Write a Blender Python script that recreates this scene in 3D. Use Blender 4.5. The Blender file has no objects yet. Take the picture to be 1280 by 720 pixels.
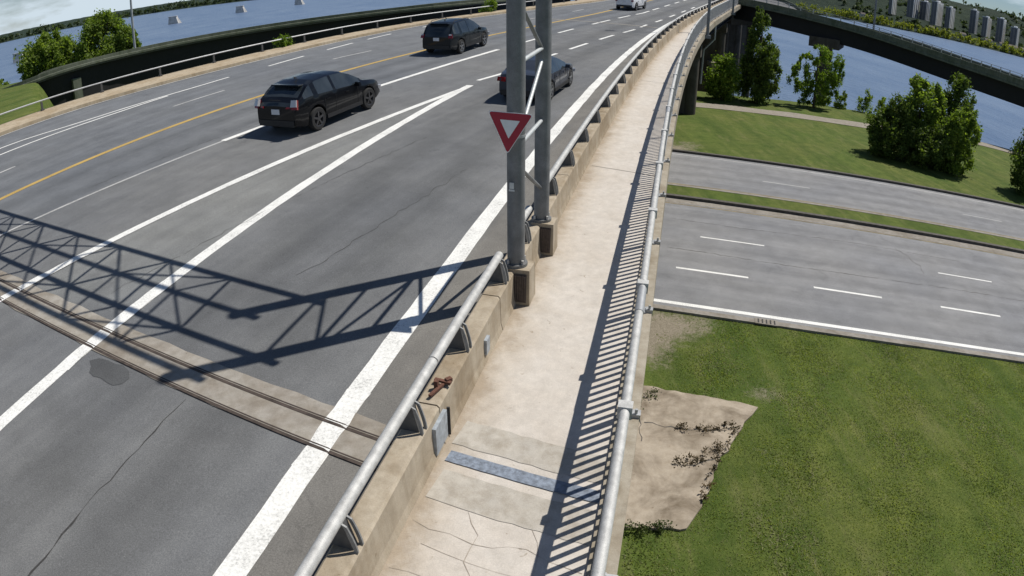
import bpy, math, random
import numpy as np
from mathutils import Vector, Matrix

random.seed(7)
R = math.radians
SC = bpy.context.scene
COL = SC.collection

# ------------------------------------------------------------------ camera (wide lens with barrel distortion)
CAM_Z = 5.6
cam = bpy.data.cameras.new("camera")
cam.type = 'PANO'
cam.sensor_fit = 'HORIZONTAL'
cam.sensor_width = 36.0
cam.sensor_height = 20.25
F_MM = 831.72 * 36.0 / 1280.0
for holder in (cam, getattr(cam, 'cycles', None)):
    if holder is None:
        continue
    for k, v in (('panorama_type', 'FISHEYE_LENS_POLYNOMIAL'), ('fisheye_fov', math.pi),
                 ('fisheye_polynomial_k0', 0.0), ('fisheye_polynomial_k1', -1.0 / F_MM),
                 ('fisheye_polynomial_k2', 0.0), ('fisheye_polynomial_k3', 0.0), ('fisheye_polynomial_k4', 0.0)):
        try:
            setattr(holder, k, v)
        except Exception:
            pass
cam.clip_start = 0.05
cam.clip_end = 9000
cam_ob = bpy.data.objects.new("camera", cam)
COL.objects.link(cam_ob)
PITCH, ROLL = 0.46106, 0.013806
cam_ob.matrix_world = (Matrix.Translation((0, 0, CAM_Z)) @ Matrix.Rotation(math.pi / 2 - PITCH, 4, 'X')
                       @ Matrix.Rotation(ROLL, 4, 'Z'))
SC.camera = cam_ob

# ------------------------------------------------------------------ daylight
SUN_EL, SUN_AZ = R(57.5), R(63)      # azimuth from +Y towards +X
SUN = Vector((math.cos(SUN_EL) * math.sin(SUN_AZ), math.cos(SUN_EL) * math.cos(SUN_AZ), math.sin(SUN_EL)))
ld = bpy.data.lights.new("sun", 'SUN')
ld.energy = 4.8
ld.angle = R(0.53)
ld.color = (1.0, 0.95, 0.87)
sun_ob = bpy.data.objects.new("sun", ld)
COL.objects.link(sun_ob)
sun_ob.rotation_euler = (-SUN).to_track_quat('-Z', 'Y').to_euler()
sun_ob.location = (40, 20, 80)

world = bpy.data.worlds.new("World")
SC.world = world
world.use_nodes = True
wt = world.node_tree
wt.nodes.clear()
wo = wt.nodes.new('ShaderNodeOutputWorld')
wb = wt.nodes.new('ShaderNodeBackground')
wb.inputs['Strength'].default_value = 0.05
sky = wt.nodes.new('ShaderNodeTexSky')
sky.sky_type = 'NISHITA'
sky.sun_disc = False
sky.sun_elevation = SUN_EL
sky.sun_rotation = SUN_AZ
sky.altitude = 20
sky.air_density = 1.0
sky.dust_density = 0.1
sky.ozone_density = 1.6
tc = wt.nodes.new('ShaderNodeTexCoord')
mp = wt.nodes.new('ShaderNodeMapping')
mp.inputs['Scale'].default_value = (1.0, 1.0, 4.0)
nz = wt.nodes.new('ShaderNodeTexNoise')
nz.inputs['Scale'].default_value = 2.6
nz.inputs['Detail'].default_value = 7
nz.inputs['Roughness'].default_value = 0.58
cr = wt.nodes.new('ShaderNodeValToRGB')
cr.color_ramp.elements[0].position = 0.55
cr.color_ramp.elements[1].position = 0.66
mx = wt.nodes.new('ShaderNodeMixRGB')
mx.inputs[2].default_value = (12.5, 14.6, 16.2, 1)
wt.links.new(tc.outputs['Generated'], mp.inputs[0])
wt.links.new(mp.outputs[0], nz.inputs[0])
sep = wt.nodes.new('ShaderNodeSeparateXYZ')
wt.links.new(tc.outputs['Generated'], sep.inputs[0])
def wmath(op, a, b):
    m = wt.nodes.new('ShaderNodeMath')
    m.operation = op
    for sk, v in zip(m.inputs, (a, b)):
        if isinstance(v, (int, float)):
            sk.default_value = v
        else:
            wt.links.new(v, sk)
    return m.outputs[0]
# cloud layers pile up towards the horizon, all round
low = wmath('POWER', wmath('SUBTRACT', 1.0, wmath('MINIMUM', wmath('ABSOLUTE', sep.outputs[2], 0.0), 1.0)), 9.0)
wt.links.new(wmath('ADD', nz.outputs[0], wmath('MULTIPLY', low, 0.20)), cr.inputs[0])
wt.links.new(cr.outputs[0], mx.inputs[0])
tint = wt.nodes.new('ShaderNodeMixRGB')
tint.blend_type = 'MULTIPLY'
tint.inputs[0].default_value = 1.0
tint.inputs[2].default_value = (0.84, 0.97, 1.16, 1)
wt.links.new(sky.outputs[0], tint.inputs[1])
wt.links.new(tint.outputs[0], mx.inputs[1])
wt.links.new(mx.outputs[0], wb.inputs['Color'])
wt.links.new(wb.outputs[0], wo.inputs[0])

vs = SC.view_settings
vs.view_transform = 'Standard'
vs.look = 'None'
vs.exposure = 0.0
vs.gamma = 1.0
vs.use_curve_mapping = False
SC.cycles.max_bounces = 6
SC.cycles.transparent_max_bounces = 8

# ------------------------------------------------------------------ materials
def nt(name):
    m = bpy.data.materials.new(name)
    m.use_nodes = True
    return m, m.node_tree, m.node_tree.nodes['Principled BSDF']

def ramp(t, fac, stops):
    r = t.nodes.new('ShaderNodeValToRGB')
    e = r.color_ramp.elements
    while len(e) < len(stops):
        e.new(0.5)
    for i, (p, c) in enumerate(stops):
        e[i].position = p
        e[i].color = (*c, 1) if len(c) == 3 else c
    t.links.new(fac, r.inputs[0])
    return r.outputs[0]

def noise(t, scale, detail=4, rough=0.55, coord=None, stretch=None, dist=0.0):
    n = t.nodes.new('ShaderNodeTexNoise')
    n.inputs['Scale'].default_value = scale
    n.inputs['Detail'].default_value = detail
    n.inputs['Roughness'].default_value = rough
    n.inputs['Distortion'].default_value = dist
    if coord is None:
        g = t.nodes.new('ShaderNodeNewGeometry')
        coord = g.outputs['Position']
    if stretch:
        mpn = t.nodes.new('ShaderNodeMapping')
        mpn.inputs['Rotation'].default_value = (0, 0, stretch[3] if len(stretch) > 3 else 0)
        mpn.inputs['Scale'].default_value = stretch[:3]
        t.links.new(coord, mpn.inputs[0])
        coord = mpn.outputs[0]
    t.links.new(coord, n.inputs['Vector'])
    return n.outputs[0]

def mixc(t, a, b, fac, mode='MIX'):
    m = t.nodes.new('ShaderNodeMixRGB')
    m.blend_type = mode
    for sock, v in ((m.inputs[1], a), (m.inputs[2], b), (m.inputs[0], fac)):
        if isinstance(v, (int, float)):
            sock.default_value = v
        elif isinstance(v, tuple):
            sock.default_value = (*v, 1)
        else:
            t.links.new(v, sock)
    return m.outputs[0]

def mth(t, op, a, b=0.0):
    m = t.nodes.new('ShaderNodeMath')
    m.operation = op
    for s, v in zip(m.inputs, (a, b)):
        if isinstance(v, (int, float)):
            s.default_value = v
        else:
            t.links.new(v, s)
    return m.outputs[0]

def bump(t, b, h, strength=0.3, dist=0.02):
    n = t.nodes.new('ShaderNodeBump')
    n.inputs['Strength'].default_value = strength
    n.inputs['Distance'].default_value = dist
    t.links.new(h, n.inputs['Height'])
    t.links.new(n.outputs[0], b.inputs['Normal'])

def simple(name, col, rough=0.5, metal=0.0, var=0.12, scale=6.0, spec=0.5, grain=None, coat=0.0):
    m, t, b = nt(name)
    n = noise(t, scale, 5, 0.6)
    lo = tuple(c * (1 - var) for c in col)
    hi = tuple(min(1, c * (1 + var)) for c in col)
    c = ramp(t, n, [(0.3, lo), (0.7, hi)])
    if grain:
        g = noise(t, grain, 2, 0.7)
        c = mixc(t, c, ramp(t, g, [(0.3, (0.75,) * 3), (0.7, (1.12,) * 3)]), 1.0, 'MULTIPLY')
        bump(t, b, g, 0.25, 0.01)
    t.links.new(c, b.inputs['Base Color'])
    b.inputs['Roughness'].default_value = rough
    b.inputs['Metallic'].default_value = metal
    b.inputs['Specular IOR Level'].default_value = spec
    b.inputs['Coat Weight'].default_value = coat
    return m

def concrete(name, col, stain=(0.6, 0.5, 0.38), amount=0.6, spots=True, rough=0.9, runs=0.75):
    m, t, b = nt(name)
    big = noise(t, 0.9, 5, 0.6, dist=0.6)
    mid = noise(t, 5.5, 6, 0.65)
    fine = noise(t, 70, 3, 0.7)
    c = ramp(t, mid, [(0.25, tuple(x * 0.86 for x in col)), (0.75, tuple(min(1, x * 1.1) for x in col))])
    st = ramp(t, big, [(0.42, (1, 1, 1)), (0.68, stain)])
    c = mixc(t, c, st, amount, 'MULTIPLY')
    c = mixc(t, c, ramp(t, fine, [(0.3, (0.86,) * 3), (0.7, (1.08,) * 3)]), 1.0, 'MULTIPLY')
    if spots:
        sp = noise(t, 9, 2, 0.5, dist=1.0)
        c = mixc(t, c, ramp(t, sp, [(0.70, (1, 1, 1)), (0.76, (0.62, 0.57, 0.5))]), 0.7, 'MULTIPLY')
    run = noise(t, 1.0, 5, 0.65, stretch=(5.0, 5.0, 0.5))
    c = mixc(t, c, ramp(t, run, [(0.40, (1.04,) * 3), (0.72, (0.70, 0.66, 0.60))]), runs, 'MULTIPLY')
    t.links.new(c, b.inputs['Base Color'])
    b.inputs['Roughness'].default_value = rough
    b.inputs['Specular IOR Level'].default_value = 0.2
    bump(t, b, mth(t, 'ADD', fine, mid), 0.25, 0.008)
    return m

def asphalt(name, col, streak=True, wear_attr=True, warm=(1, 1, 1)):
    m, t, b = nt(name)
    uv = t.nodes.new('ShaderNodeUVMap')
    fine = noise(t, 55, 4, 0.75)
    mid = noise(t, 1.1, 6, 0.6)
    big = noise(t, 0.16, 4, 0.5)
    c = ramp(t, fine, [(0.25, tuple(x * 0.62 for x in col)), (0.5, col), (0.8, tuple(x * 1.6 for x in col))])
    spk = noise(t, 130, 1, 0.5)
    c = mixc(t, c, ramp(t, spk, [(0.22, (0.55,) * 3), (0.36, (1,) * 3), (0.66, (1,) * 3), (0.78, (1.8, 1.75, 1.7))]), 1.0, 'MULTIPLY')
    oil = noise(t, 0.7, 6, 0.7, dist=0.8)
    c = mixc(t, c, ramp(t, oil, [(0.60, (1,) * 3), (0.72, (0.80, 0.80, 0.81))]), 1.0, 'MULTIPLY')
    c = mixc(t, c, ramp(t, mid, [(0.3, (0.86,) * 3), (0.7, (1.12,) * 3)]), 1.0, 'MULTIPLY')
    c = mixc(t, c, ramp(t, big, [(0.3, (0.88, 0.89, 0.92)), (0.7, (1.1, 1.08, 1.05))]), 1.0, 'MULTIPLY')
    if streak:
        s = noise(t, 1.0, 5, 0.6, coord=uv.outputs[0], stretch=(2.2, 0.06, 1))
        c = mixc(t, c, ramp(t, s, [(0.3, (0.88, 0.88, 0.89)), (0.7, (1.09, 1.09, 1.08))]), 1.0, 'MULTIPLY')
    if wear_attr:
        a = t.nodes.new('ShaderNodeAttribute')
        a.attribute_name = 'wear'
        c = mixc(t, c, a.outputs['Color'], 1.0, 'MULTIPLY')
    t.links.new(c, b.inputs['Base Color'])
    b.inputs['Roughness'].default_value = 0.85
    b.inputs['Specular IOR Level'].default_value = 0.25
    bump(t, b, fine, 0.4, 0.008)
    return m

def paint(name, col, worn=0.55):
    m, t, b = nt(name)
    n = noise(t, 26, 5, 0.75)
    big = noise(t, 1.6, 4, 0.6)
    f = mth(t, 'ADD', mth(t, 'MULTIPLY', n, 0.7), mth(t, 'MULTIPLY', big, 0.3))
    c = ramp(t, f, [(worn - 0.22, tuple(x * 0.32 for x in col)), (worn - 0.12, tuple(x * 0.8 for x in col)), (worn, col)])
    t.links.new(c, b.inputs['Base Color'])
    b.inputs['Roughness'].default_value = 0.75
    b.inputs['Specular IOR Level'].default_value = 0.3
    return m

def leaf_mat(name, dark, light, trans=0.35):
    m, t, b = nt(name)
    g = t.nodes.new('ShaderNodeNewGeometry')
    cl = noise(t, 1.1, 3, 0.6)
    r1 = ramp(t, g.outputs['Random Per Island'], [(0.0, dark), (1.0, light)])
    c = mixc(t, r1, ramp(t, cl, [(0.3, (0.62, 0.68, 0.62)), (0.7, (1.38, 1.3, 1.15))]), 1.0, 'MULTIPLY')
    t.links.new(c, b.inputs['Base Color'])
    b.inputs['Roughness'].default_value = 0.6
    b.inputs['Specular IOR Level'].default_value = 0.25
    tr = t.nodes.new('ShaderNodeBsdfTranslucent')
    t.links.new(mixc(t, c, (1.2, 1.3, 0.5), 1.0, 'MULTIPLY'), tr.inputs[0])
    ms = t.nodes.new('ShaderNodeMixShader')
    ms.inputs[0].default_value = trans
    out = [n for n in t.nodes if n.type == 'OUTPUT_MATERIAL'][0]
    t.links.new(b.outputs[0], ms.inputs[1])
    t.links.new(tr.outputs[0], ms.inputs[2])
    t.links.new(ms.outputs[0], out.inputs[0])
    return m

def grass_mat(name):
    m, t, b = nt(name)
    fine = noise(t, 16, 4, 0.7)
    mid = noise(t, 1.3, 5, 0.6, dist=0.4)
    big = noise(t, 0.22, 3, 0.5)
    mow = noise(t, 1.0, 3, 0.5, stretch=(1.1, 0.07, 1, 0.15))
    c = ramp(t, fine, [(0.25, (0.054, 0.084, 0.018)), (0.55, (0.090, 0.128, 0.029)), (0.85, (0.155, 0.182, 0.060))])
    c = mixc(t, c, ramp(t, mid, [(0.3, (0.72, 0.78, 0.7)), (0.7, (1.25, 1.15, 1.2))]), 1.0, 'MULTIPLY')
    c = mixc(t, c, ramp(t, mow, [(0.35, (0.82, 0.86, 0.8)), (0.65, (1.2, 1.12, 1.15))]), 1.0, 'MULTIPLY')
    c = mixc(t, c, ramp(t, big, [(0.3, (0.85, 0.95, 0.8)), (0.7, (1.15, 1.05, 1.1))]), 1.0, 'MULTIPLY')
    dry = noise(t, 1.6, 6, 0.72, stretch=(1.0, 0.22, 1, 0.25), dist=0.4)
    c = mixc(t, c, (0.19, 0.185, 0.075), mth(t, 'MULTIPLY', ramp(t, dry, [(0.52, (0, 0, 0)), (0.72, (1, 1, 1))]), 0.55))
    # worn, dry and bare earth where the mesh attribute says so
    a = t.nodes.new('ShaderNodeAttribute')
    a.attribute_name = 'bare'
    n2 = noise(t, 3.2, 6, 0.7, dist=0.5)
    f = ramp(t, mth(t, 'ADD', mth(t, 'MULTIPLY', a.outputs['Fac'], 1.1), mth(t, 'MULTIPLY', n2, 0.8)), [(0.72, (0, 0, 0)), (1.0, (1, 1, 1))])
    dirt = ramp(t, noise(t, 24, 5, 0.7), [(0.3, (0.15, 0.125, 0.085)), (0.7, (0.36, 0.32, 0.25))])
    c = mixc(t, c, dirt, f)
    t.links.new(c, b.inputs['Base Color'])
    b.inputs['Roughness'].default_value = 0.9
    b.inputs['Specular IOR Level'].default_value = 0.15
    bump(t, b, mth(t, 'ADD', fine, noise(t, 60, 2, 0.6)), 0.6, 0.05)
    return m

M = {}
M['road'] = asphalt('bridge_asphalt', (0.152, 0.157, 0.161))
M['street'] = asphalt('street_asphalt', (0.220, 0.224, 0.228))
M['white'] = paint('white_road_paint', (0.80, 0.80, 0.77), 0.56)
M['white_worn'] = paint('worn_white_paint', (0.50, 0.50, 0.49), 0.6)
M['yellow'] = paint('yellow_road_paint', (0.50, 0.345, 0.11), 0.56)
M['yellow_worn'] = paint('worn_yellow_paint', (0.36, 0.29, 0.16), 0.66)
M['walk'] = concrete('pale_sidewalk_concrete', (0.575, 0.535, 0.485), (0.86, 0.83, 0.79), 0.6, runs=0.12)
def edge_grime(m):
    t = m.node_tree
    b = t.nodes['Principled BSDF']
    src = b.inputs['Base Color'].links[0].from_socket
    uv = t.nodes.new('ShaderNodeUVMap')
    sx = t.nodes.new('ShaderNodeSeparateXYZ')
    t.links.new(uv.outputs[0], sx.inputs[0])
    n = noise(t, 2.2, 5, 0.7)
    f = mth(t, 'ADD', sx.outputs[0], mth(t, 'MULTIPLY', mth(t, 'SUBTRACT', n, 0.5), 0.35))
    c = mixc(t, src, ramp(t, f, [(0.03, (0.62, 0.56, 0.48)), (0.16, (0.90, 0.88, 0.85)), (0.30, (1, 1, 1)), (0.90, (1, 1, 1)), (1.0, (0.86, 0.83, 0.78))]), 1.0, 'MULTIPLY')
    t.links.new(c, b.inputs['Base Color'])
edge_grime(M['walk'])
M['pad'] = concrete('grey_patch_concrete', (0.46, 0.432, 0.385), (0.85, 0.83, 0.8), 0.4, False)
M['barrier'] = concrete('weathered_barrier_concrete', (0.42, 0.365, 0.285), (0.58, 0.50, 0.39), 0.75)
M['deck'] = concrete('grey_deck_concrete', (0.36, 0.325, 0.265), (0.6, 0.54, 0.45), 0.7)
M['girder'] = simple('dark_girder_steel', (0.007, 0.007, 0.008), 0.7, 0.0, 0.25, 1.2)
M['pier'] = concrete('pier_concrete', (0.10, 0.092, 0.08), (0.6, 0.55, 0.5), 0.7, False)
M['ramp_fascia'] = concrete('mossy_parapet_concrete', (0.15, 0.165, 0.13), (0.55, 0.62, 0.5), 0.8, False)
M['jointband'] = concrete('joint_header_concrete', (0.345, 0.322, 0.285), (0.65, 0.6, 0.55), 0.75)
M['rust'] = simple('rusted_joint_steel', (0.068, 0.052, 0.043), 0.75, 0.3, 0.45, 9)
M['rustred'] = simple('red_rust', (0.125, 0.055, 0.036), 0.85, 0.1, 0.4, 30)
M['alu'] = simple('weathered_aluminium', (0.50, 0.50, 0.485), 0.62, 0.2, 0.2, 9, grain=120)
M['alu_dull'] = simple('dull_aluminium', (0.36, 0.37, 0.38), 0.55, 0.4, 0.15, 7)
M['flange'] = simple('grey_flange_casting', (0.24, 0.245, 0.245), 0.65, 0.2, 0.2, 12)
M['post_dark'] = simple('dark_shade_casting', (0.10, 0.10, 0.10), 0.7, 0.3, 0.2, 14)
M['galv'] = simple('galvanised_gantry_steel', (0.195, 0.20, 0.202), 0.55, 0.25, 0.26, 3.5, grain=90)
M['galv_lt'] = simple('pale_lit_galvanised', (0.52, 0.54, 0.54), 0.5, 0.25, 0.12, 5)
M['plate'] = simple('brown_ribbed_shade', (0.085, 0.068, 0.06), 0.8, 0.1, 0.3, 22)
M['blueplate'] = simple('blue_grey_steel_plate', (0.20, 0.235, 0.29), 0.75, 0.1, 0.45, 16, grain=140)
M['greyplate'] = simple('zinc_plate', (0.35, 0.39, 0.43), 0.55, 0.3, 0.25, 12)
M['signred'] = simple('red_sign_sheeting', (0.36, 0.012, 0.03), 0.45, 0, 0.08, 12)
M['signwhite'] = simple('white_sign_sheeting', (0.78, 0.78, 0.76), 0.45, 0, 0.04, 12)
M['dark'] = simple('dark_sealant', (0.040, 0.039, 0.038), 0.85, 0, 0.3, 20)
M['crack'] = simple('hairline_crack_dirt', (0.33, 0.285, 0.235), 0.95, 0, 0.2, 20)
M['patch'] = asphalt('dark_asphalt_patch', (0.088, 0.091, 0.093), False, False)
M['gravelwalk'] = concrete('sandy_walkway', (0.45, 0.38, 0.28), (0.72, 0.64, 0.52), 0.7)
M['kerb'] = concrete('kerb_concrete', (0.30, 0.28, 0.25), (0.6, 0.56, 0.5), 0.6, False)
M['kerbdark'] = simple('dark_stained_kerb', (0.085, 0.078, 0.068), 0.9, 0, 0.35, 5)
M['path'] = concrete('gravel_path', (0.30, 0.275, 0.235), (0.8, 0.78, 0.74), 0.5)
M['slab'] = concrete('old_slab_concrete', (0.40, 0.345, 0.275), (0.40, 0.37, 0.33), 1.0, runs=0.5)
M['grass'] = grass_mat('lawn_grass')
M['blade'] = leaf_mat('grass_blade', (0.138, 0.185, 0.058), (0.29, 0.325, 0.13), 0.5)
def dry_blades(m):
    t = m.node_tree
    b = t.nodes['Principled BSDF']
    src = b.inputs['Base Color'].links[0].from_socket
    d1 = noise(t, 1.6, 6, 0.72, stretch=(1.0, 0.22, 1, 0.25), dist=0.4)
    d2 = noise(t, 0.35, 3, 0.5)
    f = ramp(t, mth(t, 'ADD', mth(t, 'MULTIPLY', d1, 0.6), mth(t, 'MULTIPLY', d2, 0.4)), [(0.42, (0, 0, 0)), (0.60, (1, 1, 1))])
    c = mixc(t, src, (0.40, 0.38, 0.22), mth(t, 'MULTIPLY', f, 0.8))
    t.links.new(c, b.inputs['Base Color'])
dry_blades(M['blade'])
M['weed'] = leaf_mat('weed_leaf', (0.03, 0.05, 0.012), (0.09, 0.12, 0.035), 0.25)
M['deadweed'] = leaf_mat('dry_weed', (0.075, 0.06, 0.04), (0.16, 0.115, 0.075), 0.3)
M['leaf_bright'] = leaf_mat('bright_green_leaf', (0.09, 0.16, 0.02), (0.26, 0.36, 0.06), 0.4)
M['leaf_mid'] = leaf_mat('mid_green_leaf', (0.085, 0.145, 0.026), (0.27, 0.35, 0.08), 0.5)
M['leaf_dark'] = leaf_mat('dark_green_leaf', (0.055, 0.095, 0.022), (0.165, 0.225, 0.055), 0.42)
M['leaf_far'] = leaf_mat('far_green_leaf', (0.045, 0.070, 0.036), (0.085, 0.115, 0.056), 0.3)
M['leaf_olive'] = leaf_mat('olive_far_leaf', (0.16, 0.19, 0.04), (0.30, 0.32, 0.07), 0.45)
M['bark'] = simple('bark', (0.075, 0.06, 0.045), 0.95, 0, 0.35, 18)
M['stonepier'] = simple('old_pier_stone', (0.46, 0.45, 0.43), 0.9, 0, 0.25, 0.6)
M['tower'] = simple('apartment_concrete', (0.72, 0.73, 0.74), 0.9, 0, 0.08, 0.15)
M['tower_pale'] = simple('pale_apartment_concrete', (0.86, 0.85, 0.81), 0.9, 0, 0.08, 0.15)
M['tower_shade'] = simple('shaded_apartment_wall', (0.17, 0.168, 0.175), 0.9, 0, 0.12, 0.2)
M['towerwin'] = simple('dark_window_band', (0.06, 0.07, 0.085), 0.3, 0, 0.2, 0.3)
M['house'] = simple('pale_house_siding', (0.50, 0.48, 0.45), 0.8, 0, 0.1, 1)
M['roof'] = simple('house_roof', (0.12, 0.10, 0.09), 0.9, 0, 0.2, 1)
M['lamp'] = simple('lamp_grey_paint', (0.16, 0.17, 0.18), 0.55, 0.2, 0.12, 4)
M['lamp_pale'] = simple('pale_lamp_steel', (0.34, 0.36, 0.38), 0.55, 0.2, 0.12, 4)
M['tyre'] = simple('tyre_rubber', (0.018, 0.018, 0.018), 0.9, 0, 0.2, 20)
M['rim'] = simple('alloy_rim', (0.30, 0.31, 0.32), 0.35, 0.8, 0.1, 10)
M['rim_dark'] = simple('dark_alloy_rim', (0.09, 0.09, 0.095), 0.35, 0.7, 0.15, 10)
M['trim'] = simple('black_plastic_trim', (0.015, 0.015, 0.016), 0.6, 0, 0.15, 10)
M['taillight'] = simple('red_tail_lens', (0.22, 0.012, 0.014), 0.15, 0, 0.1, 20, coat=0.6)
M['lens_glint'] = simple('clear_lens_glint', (0.62, 0.60, 0.60), 0.12, 0.2, 0.05, 20, coat=0.8)
M['licence'] = simple('licence_plate_white', (0.62, 0.63, 0.66), 0.5, 0, 0.08, 30)
M['chrome'] = simple('satin_chrome', (0.5, 0.5, 0.5), 0.3, 0.9, 0.1, 12)

def carpaint(name, col):
    m, t, b = nt(name)
    n = noise(t, 2.5, 4, 0.6)
    c = ramp(t, n, [(0.3, tuple(x * 0.85 for x in col)), (0.7, tuple(x * 1.15 for x in col))])
    t.links.new(c, b.inputs['Base Color'])
    b.inputs['Roughness'].default_value = 0.35
    b.inputs['Specular IOR Level'].default_value = 0.12
    b.inputs['Coat Weight'].default_value = 0.5
    b.inputs['Coat Roughness'].default_value = 0.06
    return m
M['car_black'] = carpaint('black_car_paint', (0.0035, 0.0040, 0.0055))
M['car_charcoal'] = carpaint('charcoal_car_paint', (0.008, 0.011, 0.014))
M['car_navy'] = carpaint('navy_car_paint', (0.035, 0.042, 0.058))
M['car_white'] = carpaint('white_car_paint', (0.72, 0.73, 0.75))
def carglass():
    m, t, b = nt('tinted_car_glass')
    n = noise(t, 1.5, 2, 0.5)
    t.links.new(ramp(t, n, [(0.3, (0.016, 0.021, 0.025)), (0.7, (0.040, 0.049, 0.055))]), b.inputs['Base Color'])
    b.inputs['Roughness'].default_value = 0.06
    b.inputs['Specular IOR Level'].default_value = 0.7
    return m
M['carglass'] = carglass()

def water_mat():
    m, t, b = nt('river_water')
    n1 = noise(t, 0.55, 4, 0.6, stretch=(1.0, 0.55, 1, 0.3))
    n2 = noise(t, 0.07, 3, 0.5, stretch=(1.0, 0.4, 1, 0.2))
    c = ramp(t, n2, [(0.3, (0.088, 0.138, 0.235)), (0.7, (0.140, 0.195, 0.290))])
    t.links.new(c, b.inputs['Base Color'])
    b.inputs['Roughness'].default_value = 0.32
    b.inputs['IOR'].default_value = 1.33
    b.inputs['Specular IOR Level'].default_value = 0.42
    bump(t, b, mth(t, 'ADD', n1, n2), 0.9, 0.6)
    return m
M['water'] = water_mat()

def hill_mat():
    m, t, b = nt('wooded_hillside')
    n = noise(t, 0.05, 7, 0.7)
    n2 = noise(t, 0.008, 4, 0.6)
    c = ramp(t, n, [(0.3, (0.020, 0.033, 0.026)), (0.7, (0.038, 0.053, 0.037))])
    c = mixc(t, c, ramp(t, n2, [(0.3, (0.8, 0.85, 0.95)), (0.7, (1.2, 1.2, 1.0))]), 1.0, 'MULTIPLY')
    t.links.new(c, b.inputs['Base Color'])
    b.inputs['Roughness'].default_value = 0.95
    b.inputs['Specular IOR Level'].default_value = 0.1
    bump(t, b, n, 1.0, 8.0)
    return m
M['hill'] = hill_mat()

# ------------------------------------------------------------------ mesh helpers
class MB:
    def __init__(s):
        s.v, s.f = [], []
    def add(s, vs, fs):
        o = len(s.v)
        s.v += [tuple(p) for p in vs]
        s.f += [tuple(i + o for i in f) for f in fs]
        return s
    def box(s, c, size, mtx=None, taper=1.0, taper_y=None):
        x, y, z = (q / 2 for q in size)
        ty = taper if taper_y is None else taper_y
        vs = [(-x, -y, -z), (x, -y, -z), (x, y, -z), (-x, y, -z), (-x * taper, -y * ty, z), (x * taper, -y * ty, z), (x * taper, y * ty, z), (-x * taper, y * ty, z)]
        if mtx is not None:
            vs = [mtx @ Vector(p) for p in vs]
        vs = [(p[0] + c[0], p[1] + c[1], p[2] + c[2]) for p in vs]
        return s.add(vs, [(3, 2, 1, 0), (4, 5, 6, 7), (0, 1, 5, 4), (1, 2, 6, 5), (2, 3, 7, 6), (3, 0, 4, 7)])
    def tube(s, pts, rad, n=10, cap=True):
        pts = [Vector(p) for p in pts]
        rs = rad if isinstance(rad, (list, tuple)) else [rad] * len(pts)
        rings = []
        prev = None
        for i, p in enumerate(pts):
            d = (pts[min(i + 1, len(pts) - 1)] - pts[max(i - 1, 0)]).normalized()
            if prev is None:
                a = Vector((0, 0, 1)) if abs(d.z) < 0.9 else Vector((1, 0, 0))
                u = d.cross(a).normalized()
            else:
                u = (prev - d * prev.dot(d)).normalized()
            prev = u
            w = d.cross(u)
            rings.append([p + (u * math.cos(2 * math.pi * k / n) + w * math.sin(2 * math.pi * k / n)) * rs[i] for k in range(n)])
        vs = [q for r in rings for q in r]
        fs = []
        for i in range(len(pts) - 1):
            for k in range(n):
                a, b = i * n + k, i * n + (k + 1) % n
                fs.append((a, b, b + n, a + n))
        if cap:
            fs.append(tuple(range(n - 1, -1, -1)))
            fs.append(tuple(range((len(pts) - 1) * n, len(pts) * n)))
        return s.add(vs, fs)
    def sweep(s, profile, frames, closed=True, cap=True):
        """profile: (offset, height) points; frames: (origin, right vector)"""
        n = len(profile)
        vs, fs = [], []
        for o, r in frames:
            for a, h in profile:
                vs.append((o[0] + r[0] * a, o[1] + r[1] * a, o[2] + h))
        for i in range(len(frames) - 1):
            for k in range(n if closed else n - 1):
                a, b = i * n + k, i * n + (k + 1) % n
                fs.append((a, b, b + n, a + n))
        if closed and cap:
            fs.append(tuple(range(n - 1, -1, -1)))
            fs.append(tuple(range((len(frames) - 1) * n, len(frames) * n)))
        return s.add(vs, fs)
    def prism(s, poly, z0, z1):
        n = len(poly)
        vs = [(x, y, z0) for x, y in poly] + [(x, y, z1) for x, y in poly]
        fs = [tuple(range(n - 1, -1, -1)), tuple(range(n, 2 * n))]
        fs += [(k, (k + 1) % n, (k + 1) % n + n, k + n) for k in range(n)]
        return s.add(vs, fs)
    def mesh(s, name, mat=None, smooth=None):
        me = bpy.data.meshes.new(name)
        me.from_pydata(s.v, [], s.f)
        if mat is not None:
            me.materials.append(mat)
        if smooth:
            for p in me.polygons:
                p.use_smooth = True
            try:
                me.set_sharp_from_angle(angle=R(smooth))
            except Exception:
                pass
        me.update()
        return me
    def build(s, name, mat=None, parent=None, smooth=None, fix=True):
        me = s.mesh(name, mat, smooth)
        if fix:
            import bmesh
            bm = bmesh.new()
            bm.from_mesh(me)
            bmesh.ops.recalc_face_normals(bm, faces=bm.faces)
            bm.to_mesh(me)
            bm.free()
        return link(name, me, parent)

def link(name, me, parent=None):
    o = bpy.data.objects.new(name, me)
    COL.objects.link(o)
    if parent is not None:
        o.parent = parent
    return o

def tag(o, label=None, cat=None, group=None, kind=None):
    if label:
        o['label'] = label
    if cat:
        o['category'] = cat
    if group:
        o['group'] = group
    if kind:
        o['kind'] = kind
    return o

def thing(name, label, cat, loc=(0, 0, 0), rz=0.0, group=None):
    o = bpy.data.objects.new(name, None)
    o.empty_display_size = 0.3
    COL.objects.link(o)
    o.location = loc
    o.rotation_euler = (0, 0, rz)
    return tag(o, label, cat, group)

def copy_tree(o, parent=None):
    c = o.copy()
    COL.objects.link(c)
    if parent is not None:
        c.parent = parent
    for ch in list(o.children):
        copy_tree(ch, c)
    return c

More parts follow.
